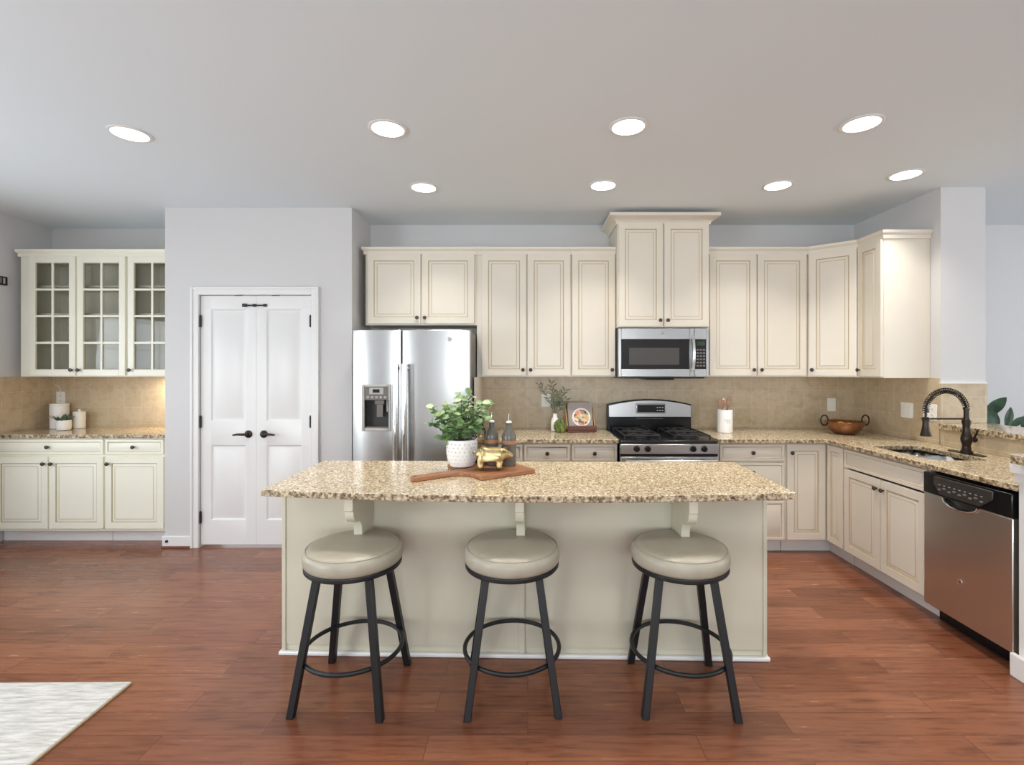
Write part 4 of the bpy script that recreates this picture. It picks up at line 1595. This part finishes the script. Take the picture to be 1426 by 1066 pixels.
spine = [(.0, 0, .078, .043, .043), (-.040, 0, .080, .044, .046), (-.072, 0, .078, .036, .040), (-.090, 0, .080, .016, .018),
         (.035, 0, .078, .038, .042), (.062, 0, .082, .030, .033), (.082, 0, .078, .020, .020), (.098, 0, .071, .0135, .0135), (.106, 0, .069, .013, .013)]
jn = list(spine)
eg = [(0, 1), (1, 2), (2, 3), (0, 4), (4, 5), (5, 6), (6, 7), (7, 8)]
for hip, x in ((1, -.058), (4, .036)):
    for s_ in (-1, 1):
        i = len(jn)
        jn += [(x, s_ * .023, .045, .021, .021), (x - .002, s_ * .025, .022, .017, .017), (x, s_ * .025, .006, .016, .016)]
        eg += [(hip, i), (i, i + 1), (i + 1, i + 2)]
pb = skin_obj('body', jn, eg, M['gold'], pig)
for s_ in (-1, 1):
    e = MB()
    leaf_lance(e, (.060, s_ * .018, .104), (.35, s_ * .7, .35), (0, 0, 1), .026, .024, .5, 0, 5)
    eo = e.build('ear', M['gold'], pb)
    so = eo.modifiers.new('thick', 'SOLIDIFY')
    so.thickness = .004
tl = MB().tube([(-.088, 0, .088), (-.098, .002, .094), (-.101, .006, .086), (-.096, .008, .080), (-.094, .004, .088)], [.003, .0028, .0026, .0024, .0016], 8)
tl.build('tail', M['gold'], pb)

# oil bottles
def bottle(label, x, y, z, h, r, mat, spout=True, band=True, group='oil bottles on the cutting board'):
    t = thing('oil_bottle', label, 'bottle', (x, y, z), 0, group)
    s = h / .27
    prof = [(r * .94, 0), (r, .006), (r, .150 * s), (r * .97, .165 * s), (r * .72, .186 * s), (r * .46, .202 * s), (r * .40, .222 * s), (r * .43, .224 * s), (r * .43, .229 * s), (r * .36, .230 * s)]
    MB().lathe(prof, 28).build('bottle_body', mat, t)
    if band:
        MB().lathe([(r + .0008, .118 * s), (r + .0008, .137 * s)], 28, 0, None, False, False).build('label_band', M['copperlab'], t)
    if spout:
        MB().lathe([(r * .40, .2302 * s), (r * .42, .234 * s), (r * .26, .240 * s), (.005, .242 * s)], 16).build('stopper', M['plastic'], t)
        MB().tube([(0, 0, .240 * s), (0, 0, .262 * s), (.001, 0, .284 * s)], [.0045, .0035, .0028], 10).build('pour_spout', M['chrome'], t)
    return t


bottle('grey oil bottle with copper band behind the gold pig snout', -.102, 2.610, ZBd, .268, .039, M['stone'])
bottle('brown-grey oil bottle standing behind the gold pig back', -.197, 2.640, ZBd, .268, .037, M['stone'])
bottle('clear amber glass bottle half hidden behind the eucalyptus', -.262, 2.690, ZBd, .262, .036, M['bglass'], True, False)

# ------------------------------------------------------------------ things on the back counter
ZK = ZC1 + .001
t = thing('bud_vase', 'white bud vase with olive sprigs on the back counter', 'vase', (.235, 4.17, ZK))
MB().lathe([(.026, 0), (.034, .004), (.037, .04), (.036, .085), (.028, .108), (.019, .122), (.018, .148), (.020, .151), (.016, .152), (.014, .14)], 28, 0, None, True, False).build('vase_body', M['ceramic'], t)
lf, sm_ = MB(), MB()
rnd = random.Random(5)
for bx_, by_, bz_ in ((-.135, -.01, .395), (-.03, .02, .405), (.03, -.02, .33), (.085, .01, .345), (-.01, -.03, .29), (.10, -.02, .27)):
    p0, p2 = Vector((0, 0, .10)), Vector((bx_, by_, bz_))
    p1 = Vector((bx_ * .25, by_ * .3, bz_ * .68))
    pts = [p0.lerp(p1, u).lerp(p1.lerp(p2, u), u) for u in [k / 9 for k in range(10)]]
    sm_.tube(pts, .0017, 5)
    for k in range(4, 10):
        tan = (pts[k] - pts[k - 1]).normalized()
        for s_ in (-1, 1):
            d = tan * .7 + Vector((s_ * rnd.uniform(.4, .9), rnd.uniform(-.6, .5), rnd.uniform(-.3, .4)))
            leaf_lance(lf, pts[k], d, (rnd.uniform(-.4, .4), -.7, .7), rnd.uniform(.040, .060), .013, .12)
lf.build('foliage', M['olive'], t)
sm_.build('stem', M['stem'], t)

t = thing('artichoke', 'green artichoke lying in front of the white bud vase', 'artichoke', (.272, 4.085, ZK))
ar = MB().sphere((0, 0, .050), .042, 14)
for lv in range(6):
    ph = math.radians(-50 + lv * 24)
    rr, zz = .044 * math.cos(ph), .050 + .046 * math.sin(ph)
    cnt = max(4, int(10 * math.cos(ph)))
    for k in range(cnt):
        a = 2 * PI * (k + .5 * (lv % 2)) / cnt
        o_ = Vector((math.cos(a), math.sin(a), 0))
        leaf_lance(ar, (rr * o_.x, rr * o_.y, zz - .012), o_ * (.55 - .10 * lv) + Vector((0, 0, .9)), o_, .036, .036, .22, 0, 4)
ar.build('bracts', M['arti'], t)
MB().tube([(.0, 0, .008), (.0, 0, .0005)], .012, 10).build('stalk', M['arti'], t)

t = thing('book_stand', 'dark wooden book stand with angled back beside the artichoke', 'stand', (.452, 4.16, ZK), math.radians(6))
lean = R('X', -16)
sb = MB().box(-.115, .115, 0, .012, .018, .25, 0, T(0, -.005, 0) @ lean)
sb.build('back_board', M['standw'], t, bevel=.003)
MB().box(-.125, .125, -.075, .012, 0, .018).build('base', M['standw'], t, bevel=.004)
MB().box(-.125, .125, -.078, -.066, .0182, .055).build('lip', M['standw'], t, bevel=.003)
for s_ in (-1, 1):
    MB().prism([(-.05, .018), (.075, .018), (.060, .20), (.052, .20)], -.004, .004, 0, T(s_ * .119, 0, 0) @ R('Z', 90) @ R('X', 90)).build('side_bracket', M['honey'], t)
t2 = thing('cookbook', 'grey cookbook with a plate of food on its cover leaning in the wooden stand', 'book', (.452, 4.16, ZK), math.radians(6))
bX = T(0, -.038, .0) @ lean
MB().box(-.103, .103, .000, .020, .0195, .252, 0, bX).build('page_block', M['pages'], t2)
MB().box(-.106, .106, -.003, -.0003, .0195, .255, 0, bX).build('cover', M['cover'], t2, bevel=.001)
MB().box(-.106, .106, .0203, .023, .0195, .255, 0, bX).build('back_cover', M['cover'], t2, bevel=.001)
fX = bX @ T(.008, -.0034, .125) @ R('X', 90)
MB().lathe([(.080, 0), (.080, .0006), (.066, .0010), (.002, .0010)], 40, 0, fX).build('plate_picture', M['ceramic'], t2)
MB().lathe([(.068, .0011), (.068, .0016), (.002, .0016)], 32, 0, fX).build('food_picture', M['food'], t2)

t = thing('utensil_crock', 'white ceramic crock full of wooden spoons right of the range', 'crock', (1.668, 4.09, ZK))
MB().lathe([(.058, 0), (.062, .003), (.062, .190), (.060, .194), (.056, .194), (.056, .010), (.002, .008)], 40, 0, None, True, True).build('crock_body', M['ceramic'], t)
cu = []
for k in range(40):
    u = k / 39
    a = math.radians(-112 + 44 * u)
    cu.append((.0623 * math.cos(a), .0623 * math.sin(a), .100 + .012 * math.sin(u * 15) + .010 * math.sin(u * 31)))
MB().tube(cu, .0010, 5).build('script_mark', M['lpanel'], t)


def spoon(name, label, dx, dy, tilt_x, tilt_y, L, bowl_w, bowl_l, flat=False, mat='spoonw'):
    t = thing(name, label, 'utensil', (1.668 + dx, 4.09 + dy, ZK + .013), 0, 'wooden utensils in the white crock')
    t.rotation_euler = (tilt_x, tilt_y, 0)
    MB().tube([(0, 0, 0), (0, 0, L - bowl_l * .7)], [.005, .006], 10).build('shaft', M[mat], t)
    n = 14
    mb = MB()
    if flat:
        mb.prism([(-.008, L - bowl_l), (.008, L - bowl_l), (bowl_w / 2, L - bowl_l * .6), (bowl_w / 2 + .003, L), (-bowl_w / 2 - .003, L), (-bowl_w / 2, L - bowl_l * .6)], -.003, .003, 0, R('X', 90))
    else:
        mb.sphere((0, 0, L - bowl_l * .5), 1, 16, 0, None, (bowl_w / 2, .008, bowl_l / 2))
    mb.build('head', M[mat], t, bevel=.001 if flat else 0)


spoon('spatula', 'broad wooden spatula leaning left out of the white crock', .012, 0, 0, math.radians(-10), .262, .052, .075, True)
spoon('wooden_spoon', 'wooden spoon in the middle of the white crock', -.002, -.015, math.radians(4), math.radians(5), .282, .038, .09)
spoon('wooden_spoon', 'tallest wooden spoon leaning right out of the white crock', -.010, .012, 0, math.radians(11), .300, .042, .09)
spoon('whisk_spoon', 'pale spoon showing behind the wooden ones in the crock', .004, .025, 0, math.radians(-1), .275, .030, .06, False, 'ceramic')

# copper bowl
t = thing('copper_bowl', 'copper bowl with two dark ring handles in the counter corner', 'bowl', (2.625, 4.00, ZK))
pr = [(.055, 0), (.075, .002), (.105, .030), (.140, .085), (.148, .098), (.152, .100), (.149, .103), (.140, .098), (.100, .032), (.070, .008), (.002, .006)]
MB().lathe(pr, 44).build('bowl_body', M['copper'], t)
for s_ in (-1, 1):
    pts = [(s_ * (.140 + .050 * math.sin(PI * k / 14)), -.0, .072 + .082 * k / 14) for k in range(15)]
    pts = [(s_ * (.139 + .046 * math.sin(PI * k / 14) + .020 * k / 14), 0, .070 + .080 * math.sin(PI * .62 * k / 14)) for k in range(15)]
    ring = [(s_ * (.170 + .030 * math.cos(a)), .0, .112 + .042 * math.sin(a)) for a in [2 * PI * k / 24 for k in range(24)]]
    MB().tube(ring, .006, 8, True).build('handle', M['bronze'], t)
for k, (x, y, z, lb) in enumerate(((2.585, 3.985, .060, 'lemon at the front of the copper bowl'), (2.655, 3.985, .060, 'lemon on the wall side of the copper bowl'), (2.620, 4.045, .062, 'lemon at the back of the copper bowl'))):
    MBl = MB().sphere((0, 0, 0), .034, 18, 0, R('Z', 40 * k), (1.25, 1, 1))
    MBl.sphere((.040 * math.cos(math.radians(40 * k)), .040 * math.sin(math.radians(40 * k)), 0), .008, 8)
    tag(MBl.build('lemon', M['lemon'], loc=(x, y, ZK + z)), lb, 'lemon', 'lemons in the copper bowl')

# ------------------------------------------------------------------ niche counter
t = thing('canister', 'tall wide white canister in the niche', 'canister', (-4.235, 4.37, ZK))
MB().lathe([(.062, 0), (.066, .004), (.067, .200), (.064, .204), (.003, .204)], 40).build('canister_body', M['ceramic'], t)
MB().lathe([(.067, .2042), (.069, .208), (.069, .220), (.065, .224), (.003, .225)], 40).build('lid', M['ceramic'], t)
t = thing('canister', 'small lidded white canister with a round knob in the niche', 'canister', (-4.045, 4.36, ZK))
MB().lathe([(.040, 0), (.043, .004), (.044, .135), (.003, .136)], 32).build('canister_body', M['ceramic'], t)
MB().lathe([(.044, .1362), (.0455, .142), (.041, .150), (.016, .153), (.008, .156), (.009, .166), (.010, .170), (.003, .172)], 32).build('lid', M['ceramic'], t)
t = thing('potted_succulent', 'small succulent in a round white pot before the canisters', 'plant', (-4.07, 4.24, ZK))
MB().lathe([(.038, 0), (.047, .004), (.053, .030), (.052, .070), (.049, .088), (.046, .088), (.046, .074), (.003, .074)], 36).build('pot', M['ceramic'], t)
sc_ = MB()
rnd = random.Random(3)
for k in range(34):
    a = 2 * PI * rnd.random()
    r_ = .036 * math.sqrt(rnd.random())
    d = Vector((math.cos(a) * rnd.uniform(.2, 1.1), math.sin(a) * rnd.uniform(.2, 1.1), rnd.uniform(.5, 1)))
    leaf_lance(sc_, (r_ * math.cos(a), r_ * math.sin(a), .076), d, (math.cos(a), math.sin(a), .3), rnd.uniform(.055, .088), .015, -.1)
sc_.build('foliage', M['succ'], t)


# ------------------------------------------------------------------ outlets and switches
def plate(name, label, loc, rz, w=.075, h=.118, kind='outlet', cord=False):
    t = thing(name, label, kind, loc, rz)
    MB().prism(rrect(-w / 2, w / 2, -h / 2, h / 2, .006, 3), 0, .005, 0, R('X', 90)).build('cover_plate', M['plastic'], t, bevel=.0015)
    n = max(1, round(w / .05) - 0) if w > .1 else 1
    for k in range(n):
        x = (k - (n - 1) / 2) * .046
        if kind == 'switch':
            MB().box(x - .016, x + .016, -.009, -.0051, -.033, .033).build('rocker', M['plastic'], t, bevel=.002)
        else:
            for z in (-.022, .022):
                f = MB().lathe([(.016, .0051), (.016, .007), (.002, .007)], 18, 0, T(x, 0, z) @ R('X', 90)).build('receptacle', M['plastic'], t)
                for dx in (-.005, .005):
                    MB().box(x + dx - .0012, x + dx + .0012, -.0076, -.0071, z - .005, z + .005).build('slot', M['darkmark'], f)
    if cord:
        MB().tube([(.012, -.012, .030), (.006, -.010, .075), (-.012, -.006, .108), (-.05, -.004, .125)], .0030, 8).build('cord', M['plastic'], t)
    return t


yw = D - BS - .0005
plate('wall_outlet', 'white outlet on the tile behind the olive sprigs', (.165, yw, 1.155), 0, .085)
plate('light_switch', 'white switch plate on the back tile above the copper bowl', (2.73, yw, 1.115), 0, kind='switch')
xw = XR - BS - .0005
plate('light_switch', 'wide white switch plate on the side tile left of the faucet', (xw, 3.735, 1.120), -PI / 2, .12, kind='switch')
plate('wall_outlet', 'wide white outlet plate on the side tile behind the faucet', (xw, 3.520, 1.125), -PI / 2, .12)
plate('wall_outlet', 'white outlet with a cord above the tall niche canister', (-4.305, DN - BS - .0005, 1.165), 0, .080, .125, cord=True)

# small black box on the left wall
t = thing('wall_sensor', 'small black device mounted high on the left wall', 'sensor', (XL + .0005, 4.015, 2.175), PI / 2)
MB().box(-.095, .055, -.022, 0, -.036, .036).build('housing', M['matte'], t, bevel=.005)
MB().lathe([(.016, 0), (.016, .006), (.008, .008)], 18, 0, R('X', 90)).build('lens', M['black'], t, loc=(-.05, -.022, 0))
MB().box(.018, .032, -.0235, -.0221, -.024, .024).build('light_strip', M['lpanel'], t)
MB().box(-.022, .006, -.0235, -.0221, -.022, .022).build('vent', M['panel'], t)

# ------------------------------------------------------------------ plant in the room beyond the ledge
t = thing('rubber_plant', 'dark green broad-leaved plant rising behind the bar ledge', 'plant', (3.80, 3.82, 0))
MB().lathe([(.13, 0), (.15, .01), (.18, .30), (.185, .31), (.17, .31), (.165, .28), (.003, .28)], 32).build('pot', M['ceramic'], t)
MB().tube([(0, 0, .28), (-.02, 0, .6), (-.06, .0, .9), (-.10, 0, 1.12)], [.012, .011, .009, .006], 8).build('stem', M['stem'], t)
lv = MB()
for p, d, L_, W_ in (((-.20, 0, 1.06), (.75, -.15, .75), .23, .085), ((-.20, 0, 1.05), (-.25, -.1, .9), .19, .08), ((-.24, -.02, 1.13), (.35, -.3, -.8), .20, .13),
                     ((.0, 0, .97), (.6, 0, .42), .17, .05), ((-.02, 0, .97), (.15, -.1, .9), .17, .055), ((.10, 0, .98), (.7, 0, .5), .22, .11), ((-.05, .05, .8), (-.8, .2, .3), .22, .10),
                     ((-.05, -.05, .7), (.6, -.7, .3), .22, .10), ((-.03, 0, .6), (-.5, -.7, .3), .22, .10), ((-.02, .03, .55), (.7, .5, .3), .22, .10)):
    leaf_lance(lv, p, d, (-.3, -.9, .4), L_, W_, .10, 0, 8)
lv.build('foliage', M['dgreen'], t)
